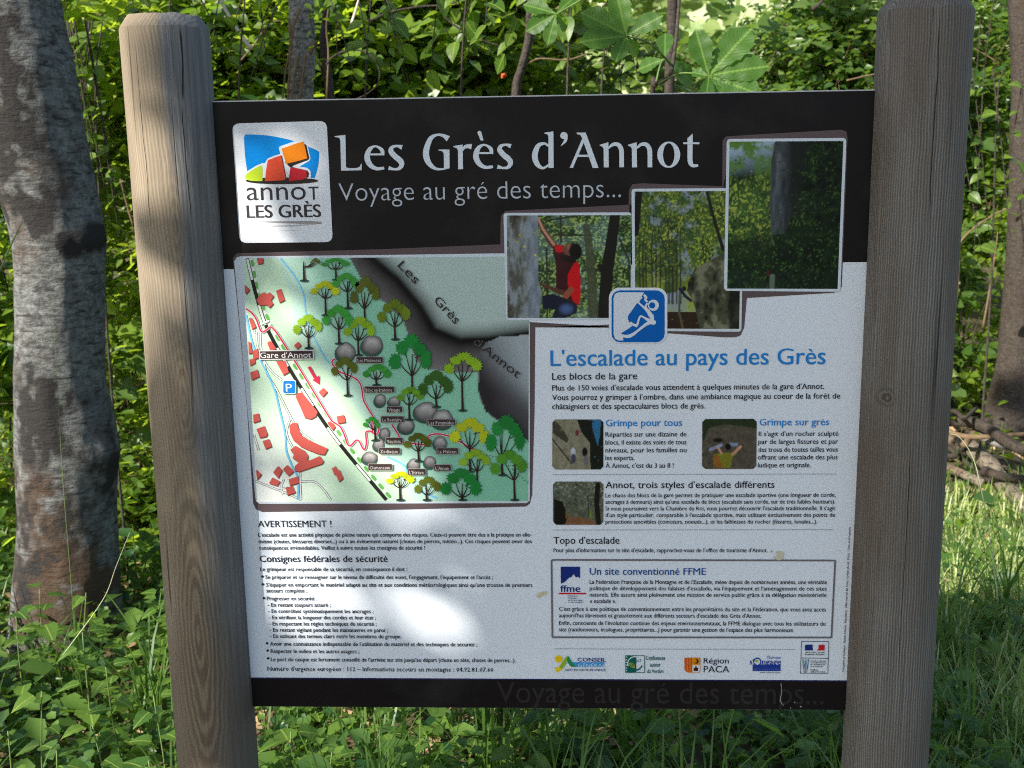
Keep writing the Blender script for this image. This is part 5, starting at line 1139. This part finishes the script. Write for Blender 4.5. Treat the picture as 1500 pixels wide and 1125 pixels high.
canopy('second taller unseen leafy tree shading the clearing, crown cut to shape sun patches', 10.0, (-6.5, 4.0), (-4.0, 5.5), 46000, 6, (-8.2, -3.2))
# ================================================================= background thicket
def pos(px, py, Y): return at(px, py, Y)
def rw(w_px, Y): return w_px/FPX*(Y+2.1)
G_T = 'shrubs crowding behind the board'
def open_view(T):
    """keeps the view towards the bright hillside clear above the shrubs (upper right)"""
    return np.ones(len(T), bool)
LSH = [ # px, py, Y, rx(px), rz(px), depth, twigs, leaf, mat, label
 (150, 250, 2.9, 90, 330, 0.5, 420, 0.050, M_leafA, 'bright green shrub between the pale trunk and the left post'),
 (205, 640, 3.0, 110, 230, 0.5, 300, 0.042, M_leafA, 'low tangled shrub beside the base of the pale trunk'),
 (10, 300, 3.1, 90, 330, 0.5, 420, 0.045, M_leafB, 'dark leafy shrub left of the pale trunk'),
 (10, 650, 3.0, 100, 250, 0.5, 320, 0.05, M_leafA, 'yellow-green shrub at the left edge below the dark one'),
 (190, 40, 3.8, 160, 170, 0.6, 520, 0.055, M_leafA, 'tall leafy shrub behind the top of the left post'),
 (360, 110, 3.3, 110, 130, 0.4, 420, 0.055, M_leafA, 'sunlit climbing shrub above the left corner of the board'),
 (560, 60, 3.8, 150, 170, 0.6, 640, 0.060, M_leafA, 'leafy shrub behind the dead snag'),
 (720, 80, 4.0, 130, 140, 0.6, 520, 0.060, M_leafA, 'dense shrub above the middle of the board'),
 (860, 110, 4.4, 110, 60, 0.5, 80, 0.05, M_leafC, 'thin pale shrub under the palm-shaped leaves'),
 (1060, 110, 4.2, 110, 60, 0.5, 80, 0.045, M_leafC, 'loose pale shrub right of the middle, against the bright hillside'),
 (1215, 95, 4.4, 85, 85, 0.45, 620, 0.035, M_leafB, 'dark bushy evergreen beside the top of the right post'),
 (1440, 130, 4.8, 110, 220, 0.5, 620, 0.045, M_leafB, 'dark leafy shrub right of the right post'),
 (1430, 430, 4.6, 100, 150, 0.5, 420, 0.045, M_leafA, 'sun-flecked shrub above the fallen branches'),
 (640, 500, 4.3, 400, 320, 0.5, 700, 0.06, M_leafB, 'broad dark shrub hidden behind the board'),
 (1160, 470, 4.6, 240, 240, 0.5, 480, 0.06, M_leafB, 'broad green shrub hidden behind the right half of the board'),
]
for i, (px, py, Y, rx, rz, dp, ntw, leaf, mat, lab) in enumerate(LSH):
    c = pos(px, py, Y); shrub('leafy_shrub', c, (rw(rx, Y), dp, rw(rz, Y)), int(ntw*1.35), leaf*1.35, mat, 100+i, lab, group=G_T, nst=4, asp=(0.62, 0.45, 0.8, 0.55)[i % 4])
# second, deeper row closes the thicket: dim trees with trunks
BT = [(-3.4, 6.6, 2.3, 1.5, 2.6, 'leafy tree in the deep shade at the far left'), (-1.9, 7.2, 2.5, 1.2, 2.6, 'slim tree behind the shrubs above the left corner of the board'),
      (-0.55, 7.6, 2.4, 1.0, 2.4, 'tree behind the thicket above the middle of the board'), (3.35, 8.0, 2.6, 0.75, 2.8, 'tree in shade just right of the right post'), (4.3, 7.2, 2.6, 1.3, 2.8, 'dark tree at the far right edge')]
for i, (x, y, z, r_, rz, lab) in enumerate(BT):
    shrub('woodland_tree', (x, y, z), (r_, 0.9, rz), 900, 0.085, M_leafA, 200+i, lab, 'tree', 'woodland trees behind the thicket', nst=3, stem_r=0.05, k=(7, 12))
# high boughs over the top strip so no bare sky shows
# ---- far hillside: bright slope with scattered tree crowns
ftop = []
r_ = np.random.default_rng(5)
HX, HY = [], []
P, D, Nn, L, col = [], [], [], [], []
for i in range(120):
    x, y = r_.uniform(-22, 30), r_.uniform(24, 75); z = float(gz(x, y)); R_ = r_.uniform(0.9, 2.3); n = 170
    d = unit(r_.normal(size=(n, 3))); p_ = np.array((x, y, z+R_*0.9))+d*np.array((R_, R_, R_*1.05))*(r_.random((n, 1))**0.4)
    P.append(p_); D.append(r_.normal(size=(n, 3))); Nn.append(d+r_.normal(size=(n, 3))*0.4+np.array((0, 0, .5))); L.append(r_.uniform(0.35, 0.8, n)); col.append(np.clip(r_.random()*0.7+r_.random(n)*0.4, 0, 1))
P, D, Nn, L, col = map(np.concatenate, (P, D, Nn, L, col))
o = bulk_leaves('hillside_woodland', P, D, Nn, L, L*0.8, col, M_leafF, None, (0, 40, 10)); tag(o, 'bright sunlit bushes covering the far hillside', 'woodland', kind='stuff')

# ================================================================= trunks, vines and branches in view
def simple_tree(name, rows, mat, lab, catg, seed, sides=24, amp=0.12, extra=None, group=None):
    rows = sorted(rows, key=lambda q_: q_[2]); me, c0 = trunk_obj('trunk', rows, mat, sides, '', '', seed, amp)
    root = empty(name, tuple(c0), label=lab, cat=catg, group=group); link('trunk', me, root); return root
def px_rows(pts, Y): return [[*at(x, y, Y)[:3], w_/2/FPX*(Y+2.05)] for x, y, w_ in pts]
def down(rows, w_=None):
    b_ = rows[-1]; g_ = float(gz(b_[0], b_[1])); return rows+[[b_[0]*1.0, b_[1], b_[2]*0.5+g_*0.5, b_[3]*1.1], [b_[0], b_[1], g_-0.1, b_[3]*1.3]]
# snag with torn bark
Ys = 2.6
snag = simple_tree('dead_snag', down(px_rows([(437, -400, 30), (440, -150, 34), (441, 0, 34), (443, 60, 36), (442, 110, 37), (441, 170, 38)], Ys)), M_bark2, 'grey dead tree trunk with torn peeling bark rising behind the board', 'dead tree', 9.0, 32, 0.10)
m = MB()
for pts, rr in (([(424, 30), (425, 70), (418, 105), (414, 145)], 0.005), ([(440, 12), (430, 40), (426, 75), (423, 120), (421, 150)], 0.006), ([(447, 80), (444, 110), (438, 150)], 0.008), ([(437, 82), (431, 112), (426, 150)], 0.007), ([(452, 78), (460, 66), (464, 60)], 0.012)):
    P_ = cat([at(x, y, Ys-0.085) for x, y in pts], 5); m.tube(P_, np.linspace(rr, rr*0.6, len(P_)), 6, rough=0.35)
m.build('loose_bark', M_pale if False else M_twig, snag, smooth=True)
# right-edge dark trunk, sapling, others
simple_tree('dark_trunk_tree', down(px_rows([(1504, -500, 40), (1504, -100, 42), (1501, 0, 44), (1505, 120, 42), (1501, 260, 44), (1496, 400, 46), (1488, 520, 50), (1478, 590, 60)], 4.0)), M_bark3, 'dark leaning tree trunk at the right edge of the picture', 'tree', 15.0, 28, 0.12)
sap = simple_tree('sapling', down(px_rows([(785, -300, 9), (779, -20, 11), (777, 20, 12), (774, 60, 12), (764, 100, 13), (756, 140, 14), (750, 300, 15)], 2.3)), M_bark3, 'thin brown sapling stem standing above the middle of the board', 'sapling', 21.0, 10, 0.2)
m = MB()
for pts, rr in (([(778, 42), (795, 28), (815, 14), (840, -6), (880, -40)], 0.006), ([(765, 98), (790, 86), (830, 88), (862, 78)], 0.0035)):
    P_ = cat([at(x, y, 2.3) for x, y in pts], 5); m.tube(P_, np.linspace(rr, rr*0.6, len(P_)), 7, rough=0.3)
m.build('branch', M_twig, sap, smooth=True)
simple_tree('slender_tree', down(px_rows([(1150, -300, 10), (1130, -60, 12), (985, 0, 13), (984, 60, 14), (980, 140, 15)][2:], 3.4)), M_bark3, 'slim dark stem behind the palm-shaped leaves', 'tree', 25.0, 10, 0.2)
simple_tree('slender_tree', down(px_rows([(468, -200, 9), (478, 0, 10), (474, 60, 12), (480, 110, 13), (484, 160, 14)], 2.75)), M_bark3, 'slim dark stem just right of the dead snag', 'tree', 27.0, 10, 0.2)
m = MB()
def cane(pts, Y, r, lab, mat=None, catg='branch', name='bare_branch', taper=0.5):
    P_ = cat([at(x, y, Y) for x, y in pts], 6); c0 = P_[-1]; mm = MB(); mm.tube(P_, np.linspace(r, r*taper, len(P_)), 8, rough=0.25, sd=r*1000)
    o = mm.build(name, mat or M_twig, smooth=True, origin=c0); tag(o, lab, catg); return o
cane([(368, 72), (352, 50), (335, 22), (318, -8), (300, -40)], 2.5, 0.0085, 'pale bleached branch slanting behind the left post', M_pale)
cane([(347, 95), (372, 66), (392, 36), (410, 30)], 2.7, 0.004, 'thin brown branch crossing left of the dead snag')
cane([(478, 95), (487, 84), (505, 75), (528, 74), (548, 86), (556, 105), (553, 122), (540, 136), (520, 146)], 2.4, 0.0042, 'dark curling vine looping right of the dead snag', M_bark3, 'vine', 'curling_vine')
cane([(478, 150), (481, 80), (478, 40), (482, 0), (476, -30)], 2.5, 0.004, 'upright tan vine stem beside the dead snag', M_twig, 'vine', 'vine')
cane([(538, 32), (572, 18), (612, 10), (640, 8), (670, 4)], 2.6, 0.0055, 'dark horizontal branch above the board title', M_bark3)
cane([(642, 8), (655, 28), (680, 46), (705, 58), (735, 68)], 2.6, 0.005, 'dark drooping branch above the board title', M_bark3, taper=0.35)
cane([(515, 35), (522, 12), (528, -10)], 2.9, 0.006, 'short pale stick near the top beside the snag', M_pale)
cane([(1240, 118), (1265, 112), (1290, 106), (1300, 96)], 3.5, 0.0045, 'thin pale branch against the dark evergreen')
cane([(1190, 14), (1200, 6), (1215, -12)], 3.2, 0.010, 'dark broken branch end hanging at the top right', M_bark3)
cane([(1385, 395), (1410, 350), (1450, 318), (1490, 300)], 4.0, 0.007, 'pale fallen twig leaning among the right-hand shrubs')
cane([(1395, 470), (1402, 430), (1405, 380)], 3.9, 0.006, 'dry upright stick right of the right post')
cane([(1440, 480), (1452, 410), (1462, 340)], 4.0, 0.006, 'reddish upright stick near the dark trunk')
for i, q_ in enumerate(([(168, 535), (166, 600), (172, 640)], [(195, 330), (186, 300), (176, 262)], [(212, 560), (192, 570), (176, 600)])): cane(q_, 2.7, 0.004+0.001*i, ('pale upright stick beside the trunk base', 'tan dead stem between trunk and left post', 'bent dry stick low beside the left post')[i], M_pale if i == 0 else M_twig)

# ---- fallen branch pile on the right
GB = 'fallen branches heaped on the ground'
logs = [([(1372, 640), (1410, 650), (1440, 672), (1470, 706), (1500, 736), (1545, 775)], 22, 'thickest greyish fallen branch slanting down to the right', M_log, .10),
 ([(1376, 614), (1420, 618), (1450, 630), (1480, 650), (1540, 682)], 15, 'dark fallen branch along the top of the heap', M_bark3, .26),
 ([(1376, 600), (1400, 603), (1412, 612), (1430, 598)], 6, 'thin dark forked branch on top of the heap', M_bark3, .32),
 ([(1412, 652), (1424, 638), (1438, 622)], 8, 'short upright stub leaning on the heap', M_twig, .22),
 ([(1425, 634), (1462, 650), (1520, 664)], 11, 'grey branch half hidden inside the heap', M_bark2, .2),
 ([(1376, 684), (1400, 690), (1440, 708)], 14, 'sunlit tan log lying low behind the right post', M_log, .06),
 ([(1376, 664), (1396, 668), (1412, 656)], 8, 'short brown stick under the thick grey branch', M_bark3, .12),
 ([(1400, 714), (1440, 724), (1476, 732)], 9, 'dry tan branch nearest the sunlit grass', M_twig, .05),
 ([(1440, 690), (1480, 700), (1530, 704)], 12, 'dark branch lying across the right end of the heap', M_bark3, .16),
 ([(1380, 628), (1420, 640), (1500, 636)], 7, 'long thin brown branch lying across the middle of the heap', M_twig, .24),
 ([(1384, 650), (1430, 690), (1478, 724)], 6, 'thin dark stick crossing under the thickest branch', M_bark3, .08)]
for k_, (q_, w_, lab, mt, Y) in enumerate(logs):
    P_ = np.array([gpt(x, y, Y) for x, y in q_]); P_ = cat(P_, 5); mm = MB(); d_ = np.linalg.norm(P_[0]-CAM); r0 = w_/2/FPX*d_*1.15; mm.tube(P_, np.linspace(r0, r0*0.75, len(P_)), 12, rough=0.25, sd=w_)
    tag(mm.build('fallen_branch', mt, smooth=True, origin=P_[0]), lab, 'branch', GB)

# ---- palm-shaped chestnut leaves over the board
ch = empty('horse_chestnut_sapling', tuple(np.append(at(930, 300, 1.5)[:2], 0.0)), label='young horse chestnut with large palm-shaped leaves above the right half of the board', cat='sapling')
ZH = Zm(780, 0, 2.885)
def palm(cx, cy, tips, Y, scale=1.0):
    c0 = at(*ZH(cx, cy), Y)
    for tx, ty, dy in tips:
        t_ = at(*ZH(tx, ty), Y+dy); d = t_-c0; L_ = np.linalg.norm(d)
        nr = np.array((rnd.uniform(-.25, .25), -1.0+abs(dy), 0.35+rnd.uniform(-.2, .2)))
        put_leaf(LM_chest, c0, d, nr, L_*scale, ch, 'leaflet')
    return c0
A1 = palm(397, 152, [(205, 42, .02), (352, -45, .0), (548, 60, -.02), (205, 168, -.04), (352, 252, -.06), (450, 240, .05)], 1.15)
B1 = palm(745, 322, [(690, 122, .0), (925, 108, .02), (1000, 268, -.02), (965, 395, -.05), (670, 300, .03), (735, 410, -.05), (860, 420, -.03)], 1.05)
C1 = palm(560, 250, [(440, 290, .05), (690, 350, .05), (560, 130, .06), (640, 300, .02)], 1.6)
D1 = palm(100, 60, [(-40, 10, .03), (60, 190, .0), (190, -30, .04), (-30, 130, .02), (150, 130, .05)], 1.7)
m = MB(); bp = np.array((ch.location[0], ch.location[1], 0.0))
stem = cat([bp, bp+[0.02, 0, 0.8], at(955, 160, 1.5), at(960, 125, 1.4), at(985, 96, 1.35), at(1000, -60, 1.5)], 6); m.tube(stem, np.linspace(0.011, 0.004, len(stem)), 8, rough=0.2)
m.build('trunk', M_bark3, ch, smooth=True); m = MB()
for c0, s0 in ((A1, at(985, 96, 1.35)), (B1, at(960, 125, 1.4)), (C1, at(960, 125, 1.4)), (D1, at(1000, -60, 1.5))):
    q_ = cat([s0, (s0+c0)/2+np.array((0, 0, 0.02)), c0], 5); m.tube(q_, np.linspace(0.003, 0.0018, len(q_)), 6)
m.build('leaf_stalk', M_stem, ch, smooth=True)
# ---- broad-leaved saplings above the board: every leaf an object
def sprig(name, px0, px1, py0, py1, Y, n, lab, L0, seed, leafm=LM_ovate, hang=True):
    rr = random.Random(seed); cx = (px0+px1)/2; g0 = at(cx, 300, Y); root = empty(name, (g0[0], Y, float(gz(g0[0], Y))), label=lab, cat='sapling'); m = MB(); k_ = max(3, n//7)
    for i in range(k_):
        x = px0+(px1-px0)*(i+0.5)/k_+rr.uniform(-10, 10); a_ = at(x+rr.uniform(-60, 60), py0-30, Y+rr.uniform(-.1, .1)); b_ = at(x, rr.uniform((py0+py1)/2, py1), Y+rr.uniform(-.15, .15))
        q_ = cat([a_, (a_+b_)/2+np.array((0, 0, .03)), b_], 5); m.tube(q_, np.linspace(0.003, 0.0014, len(q_)), 5)
        for j in range(7):
            t_ = (j+0.7)/7; p_ = a_*(1-t_)+b_*t_; d = np.array((rr.uniform(-1, 1), rr.uniform(-.6, .5), rr.uniform(-.9, -.1) if hang else rr.uniform(-.5, .5))); nr = np.array((rr.uniform(-.8, .5), rr.uniform(-1, .2), .8))
            put_leaf(leafm, p_, d, nr, L0*rr.uniform(.6, 1.2), root)
    g_ = np.array(root.location); s_ = cat([g_, g_+[0, 0, .9], at(cx, 160, Y), at(cx+10, py0-30, Y)], 5); m.tube(s_, np.linspace(0.006, 0.0025, len(s_)), 6)
    m.build('branch', M_bark3, root, smooth=True)
sprig('broadleaf_sapling', 590, 760, -10, 110, 1.9, 42, 'hanging broad-leaved sapling above the word Annot in the title', 0.075, 31)
sprig('broadleaf_sapling', 470, 600, 0, 120, 2.2, 42, 'broad-leaved sapling just right of the dead snag', 0.055, 32, hang=False)
sprig('broadleaf_sapling', 300, 400, 10, 130, 2.0, 42, 'sunlit broad-leaved sapling touching the left corner of the board', 0.05, 33, hang=False)
sprig('broadleaf_sapling', 790, 870, -10, 60, 1.9, 14, 'broad-leaved sapling behind the first palm-shaped leaf', 0.08, 34)
sprig('broadleaf_sapling', 95, 185, 60, 380, 2.3, 63, 'broad-leaved sapling between the pale trunk and the left post', 0.055, 35, hang=False)
sprig('broadleaf_sapling', 185, 300, -10, 30, 2.0, 28, 'broad-leaved sapling behind the top of the left post', 0.05, 36, hang=False)
sprig('broadleaf_sapling', 1400, 1520, 130, 420, 3.3, 70, 'broad-leaved sapling right of the right post', 0.06, 37, hang=False)
sprig('broadleaf_sapling', 800, 960, 60, 130, 2.9, 14, 'low broad-leaved sapling behind the board top, middle right', 0.05, 38, hang=False)
b_ = at(738, 111, 1.95); mm = MB(); 
for k_ in range(9): blobmesh(mm, b_+np.array((rnd.uniform(-.006, .006), rnd.uniform(-.006, .006), rnd.uniform(-.005, .005))), 0.0042, k_, (1, 1, 1), 6, 5)
tag(mm.build('flower_bud', M_red, origin=b_), 'small orange-red flower cluster above the board middle', 'flower')

# ================================================================= ground cover
def scatter(n, x0, x1, y0, y1, dens=None, seed=1):
    r_ = np.random.default_rng(seed); x = r_.uniform(x0, x1, n); y = r_.uniform(y0, y1, n)
    if dens is not None: k_ = r_.random(n) < dens(x, y); x, y = x[k_], y[k_]
    return x, y, r_
def grass(name, n, x0, x1, y0, y1, hh, ww, seed, lab, dens=None, tuft=0.5, mat=None):
    x, y, r_ = scatter(n, x0, x1, y0, y1, dens, seed); n = len(x)
    nt_ = max(1, n//24); tx, ty = x[:nt_], y[:nt_]; ti = r_.integers(0, nt_, n); is_t = r_.random(n) < tuft
    x = np.where(is_t, tx[ti]+r_.normal(size=n)*0.035, x); y = np.where(is_t, ty[ti]+r_.normal(size=n)*0.035, y)
    z = gz(x, y)-0.01; h = r_.uniform(*hh, n)*np.where(is_t, 1.25, 0.8); a_ = r_.uniform(0, 2*np.pi, n); lean = r_.uniform(0.1, 0.75, n)*h; w_ = r_.uniform(*ww, n)
    dx, dy = np.cos(a_), np.sin(a_); bx, by = -dy, dx; ts = (0, .35, .68, .9, 1.0); wt = (0.75, 1, .75, .4, .03); V = np.zeros((n, 10, 3))
    for j, (t_, q_) in enumerate(zip(ts, wt)):
        px_ = x+dx*lean*t_**2; py_ = y+dy*lean*t_**2; pz = z+h*(t_-0.32*t_**3*(lean/h))
        for s_ in (0, 1): sg = (1, -1)[s_]; V[:, 2*j+s_, 0] = px_+bx*w_*q_*sg; V[:, 2*j+s_, 1] = py_+by*w_*q_*sg; V[:, 2*j+s_, 2] = pz
    F = np.array([(2*j, 2*j+1, 2*j+3, 2*j+2) for j in range(4)]); idx = (np.arange(n)[:, None, None]*10+F[None]).reshape(-1).astype(np.int32)
    me = bpy.data.meshes.new(name); me.vertices.add(n*10); me.vertices.foreach_set('co', V.astype(np.float32).ravel()); me.loops.add(len(idx)); me.loops.foreach_set('vertex_index', idx)
    me.polygons.add(n*4); me.polygons.foreach_set('loop_start', (np.arange(n*4)*4).astype(np.int32)); me.polygons.foreach_set('loop_total', np.full(n*4, 4, np.int32))
    at_ = me.color_attributes.new('Col', 'FLOAT_COLOR', 'POINT'); cc = np.repeat(r_.random(n).astype(np.float32), 10); at_.data.foreach_set('color', np.stack((cc, cc, cc, np.ones_like(cc)), 1).ravel())
    me.polygons.foreach_set('use_smooth', [True]*(n*4)); me.materials.append(mat or M_grass); me.update(calc_edges=True); o = link(name, me); tag(o, lab, 'grass', kind='stuff'); return o
notrunk = lambda x, y: ~((np.abs(x-big.location[0]) < 0.2) & (np.abs(y-YT) < 0.2))
grass('grass', 12500, -2.6, 2.9, -0.15, 2.6, (0.08, 0.26), (0.0016, 0.0045), 11, 'long green grass blades growing round the board posts', dens=lambda x, y: np.where(x < -0.62, 0.5, np.where(y < 1.3, 0.9, 0.5))*np.where((x < -1.1) & (x > -1.9) & (y < 2), 0.6, 1))
grass('meadow_grass', 22000, -4.0, 4.5, 2.4, 6.0, (0.06, 0.18), (0.002, 0.005), 12, 'grass in the clearing behind the board', dens=lambda x, y: np.where(x > 0.8, np.where((x > 1.3) & (x < 3.6) & (y > 3.3) & (y < 4.95), 0.08, 0.9), 0.3))
grass('tall_grass', 700, -2.2, 2.2, 0.1, 1.6, (0.26, 0.42), (0.002, 0.005), 14, 'taller bright grass blades standing among the weeds', tuft=0.8)
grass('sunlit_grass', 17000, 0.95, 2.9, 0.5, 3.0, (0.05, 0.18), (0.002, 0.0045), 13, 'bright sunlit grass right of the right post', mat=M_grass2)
def cover(name, n, x0, x1, y0, y1, h0, leaf, mat, seed, lab, dens=None, lobes=False, asp=0.75):
    x, y, r_ = scatter(n, x0, x1, y0, y1, dens, seed); n = len(x); z = gz(x, y)+r_.uniform(0.02, 1, n)**1.3*h0
    a_ = r_.uniform(0, 6.28, n); D_ = np.stack((np.cos(a_), np.sin(a_), r_.uniform(-.5, .3, n)), 1); Nn_ = np.stack((r_.normal(size=n)*.4, r_.normal(size=n)*.4-0.15, np.ones(n)), 1)
    L_ = leaf*r_.uniform(0.5, 1.3, n); o = bulk_leaves(name, np.stack((x, y, z), 1), D_, Nn_, L_, L_*asp, r_.random(n), mat, None, (0, 0, 0), lobes=lobes); tag(o, lab, 'ground cover', kind='stuff')
cover('ground_ivy', 9000, -2.8, 2.9, 0.0, 2.6, 0.19, 0.052, M_cover, 41, 'leafy green ground cover round the foot of the board', lobes=True, dens=lambda x, y: np.where(x > 1.05, 0.12, np.where(x < -0.6, 1.0, 0.6)))
cover('undergrowth', 16000, -4.2, 4.6, 2.3, 5.6, 0.30, 0.065, M_leafA, 42, 'bushy green undergrowth between the trunk and the shrubs', dens=lambda x, y: np.where(x > 1.0, np.where((y < 4.9) & (x < 3.6), 0.06, 0.6), 0.95))
cover('bright_cover', 3500, -2.8, 2.9, 0.0, 2.6, 0.26, 0.085, M_cover, 45, 'larger soft leaves standing above the ground cover', asp=0.6, dens=lambda x, y: np.where(x > 1.05, 0.08, 0.9))
cover('small_leaf_cover', 14000, -2.8, 2.9, 0.0, 2.6, 0.24, 0.032, M_cover, 44, 'small bright leaves mixed into the ground cover', dens=lambda x, y: np.where(x > 1.1, 0.4, 0.8))
cover('leaf_litter', 9000, -4.0, 4.4, 0.2, 5.5, 0.05, 0.06, M_straw, 43, 'dry brown fallen leaves scattered on the soil', asp=0.6)

# ---- broad-leaved weeds, each plant a thing with its leaves
def weed(px, py, Y, h_, n, L0, lab, seed, me=LM_weed, group='broad-leaved weeds at the foot of the board'):
    rr = random.Random(seed); p_ = at(px, py, Y); g_ = float(gz(p_[0], Y)); base = np.array((p_[0], Y, g_)); top = np.array((p_[0]+rr.uniform(-.03, .03), Y+rr.uniform(-.03, .03), max(p_[2], g_+0.08)))
    root = empty('leafy_weed', tuple(base), label=lab, cat='weed', group=group); m = MB(); q_ = cat([base-[0, 0, .02], (base+top)/2+np.array((rr.uniform(-.02, .02), 0, 0)), top], 5); m.tube(q_, np.linspace(0.003, 0.0016, len(q_)), 6)
    for i in range(n):
        t_ = 0.25+0.75*(i+1)/n; c = base*(1-t_)+top*t_; a_ = i*2.4+rr.uniform(-.4, .4); d = np.array((math.cos(a_), math.sin(a_), rr.uniform(-.25, .25))); pt = c+d*0.02
        put_leaf(me, pt, d, (rr.uniform(-.2, .2), rr.uniform(-.35, .1), 1), L0*(1.15-0.45*t_)*rr.uniform(.8, 1.2), root)
    m.build('stem', M_stem, root, smooth=True)
WD = [(60, 1010, .55), (120, 930, 1.0), (205, 900, 1.3), (30, 900, 1.2), (150, 1060, .4), (235, 1020, .6), (85, 1100, .3), (215, 1110, .25), (15, 1080, .35), (175, 970, .9), (60, 860, 1.5), (230, 860, 1.6), (120, 870, 1.35),
      (420, 1080, .55), (500, 1095, .5), (560, 1070, .7), (640, 1085, .6), (700, 1075, .7), (770, 1090, .55), (840, 1078, .65), (930, 1085, .6), (1160, 1062, .8), (1215, 1072, .7), (455, 1060, .9), (610, 1110, .45),
      (1385, 985, .9), (1400, 1090, .5), (1455, 880, 1.4), (1410, 800, 2.0), (1490, 800, 2.0), (1480, 1100, .5), (1395, 870, 1.6)]
PL = ['between the big trunk and the left post', 'under the board', 'right of the right post']
for i, (px, py, Y) in enumerate(WD):
    w_ = PL[0] if px < 300 else PL[1] if px < 1250 else PL[2]
    hh_ = 'at pixel'
    size = ['small', 'broad', 'tall'][i % 3]
    weed(px, py, Y, 0.2, 8+i % 4, (0.075, 0.09, 0.065)[i % 3], None, 300+i)
# labels that single each weed out
ws = [o for o in bpy.data.objects if o.name.startswith('leafy_weed')]
def place_words(grp, words):
    grp.sort(key=lambda o: o.location[0]/max(0.5, o.location[1]+2))
    for i, o in enumerate(grp): o['label'] = words % ordinal(i, len(grp))
def ordinal(i, n):
    W_ = ['leftmost', 'second from the left', 'third from the left', 'fourth from the left', 'fifth from the left', 'sixth from the left', 'seventh from the left']
    if i < 7 and i < n-1 or n == 1: return W_[min(i, 6)] if n > 1 else 'only'
    E_ = ['rightmost', 'second from the right', 'third from the right', 'fourth from the right', 'fifth from the right', 'sixth from the right', 'seventh from the right']
    return E_[n-1-i]
ang = lambda o: (o.location[0]-CAM[0])/(o.location[1]-CAM[1])
A = [o for o in ws if ang(o) < -0.33]; Bm = [o for o in ws if -0.33 <= ang(o) < 0.27]; C_ = [o for o in ws if ang(o) >= 0.27]
for g_, w_ in ((A, 'broad-leaved green weed left of the left post, %s of them'), (Bm, 'leafy weed growing in the shade under the board, %s of them'), (C_, 'sunlit broad-leaved weed right of the right post, %s of them')):
    place_words(g_, w_)
# thin foreground grass stems
def blade(pts, Y, r, lab, mat=None):
    P_ = cat([at(x, y, yy) for (x, y), yy in zip(pts, Y)], 6); mm = MB(); mm.tube(P_, np.linspace(r, r*0.35, len(P_)), 5); tag(mm.build('grass_stem', mat or M_stem, smooth=True, origin=P_[0]), lab, 'grass stem')
M_seed = plain('pale_grass', (0.42, 0.46, 0.28), 0.6, 0.3)
blade([(-30, 445), (0, 395), (18, 355), (33, 325)], [-.6]*4, 0.0016, 'blurred pale grass stem crossing the left edge')
blade([(1462, 880), (1452, 800), (1438, 720), (1425, 670), (1405, 640), (1392, 636)], [1.2]*6, 0.0018, 'long pale seeding grass stem arching right of the right post', M_seed)
blade([(108, 900), (92, 700), (84, 560), (76, 430)], [.6]*4, 0.0009, 'thin upright grass stem in front of the big trunk')
blade([(92, 960), (150, 880), (170, 830), (190, 780)], [.6]*4, 0.0011, 'slanting thin yellow grass stem beside the trunk base', M_seed)
blade([(1500, 960), (1492, 1020), (1485, 1130)], [.3]*3, 0.0025, 'thick bright grass stem at the lower right edge')
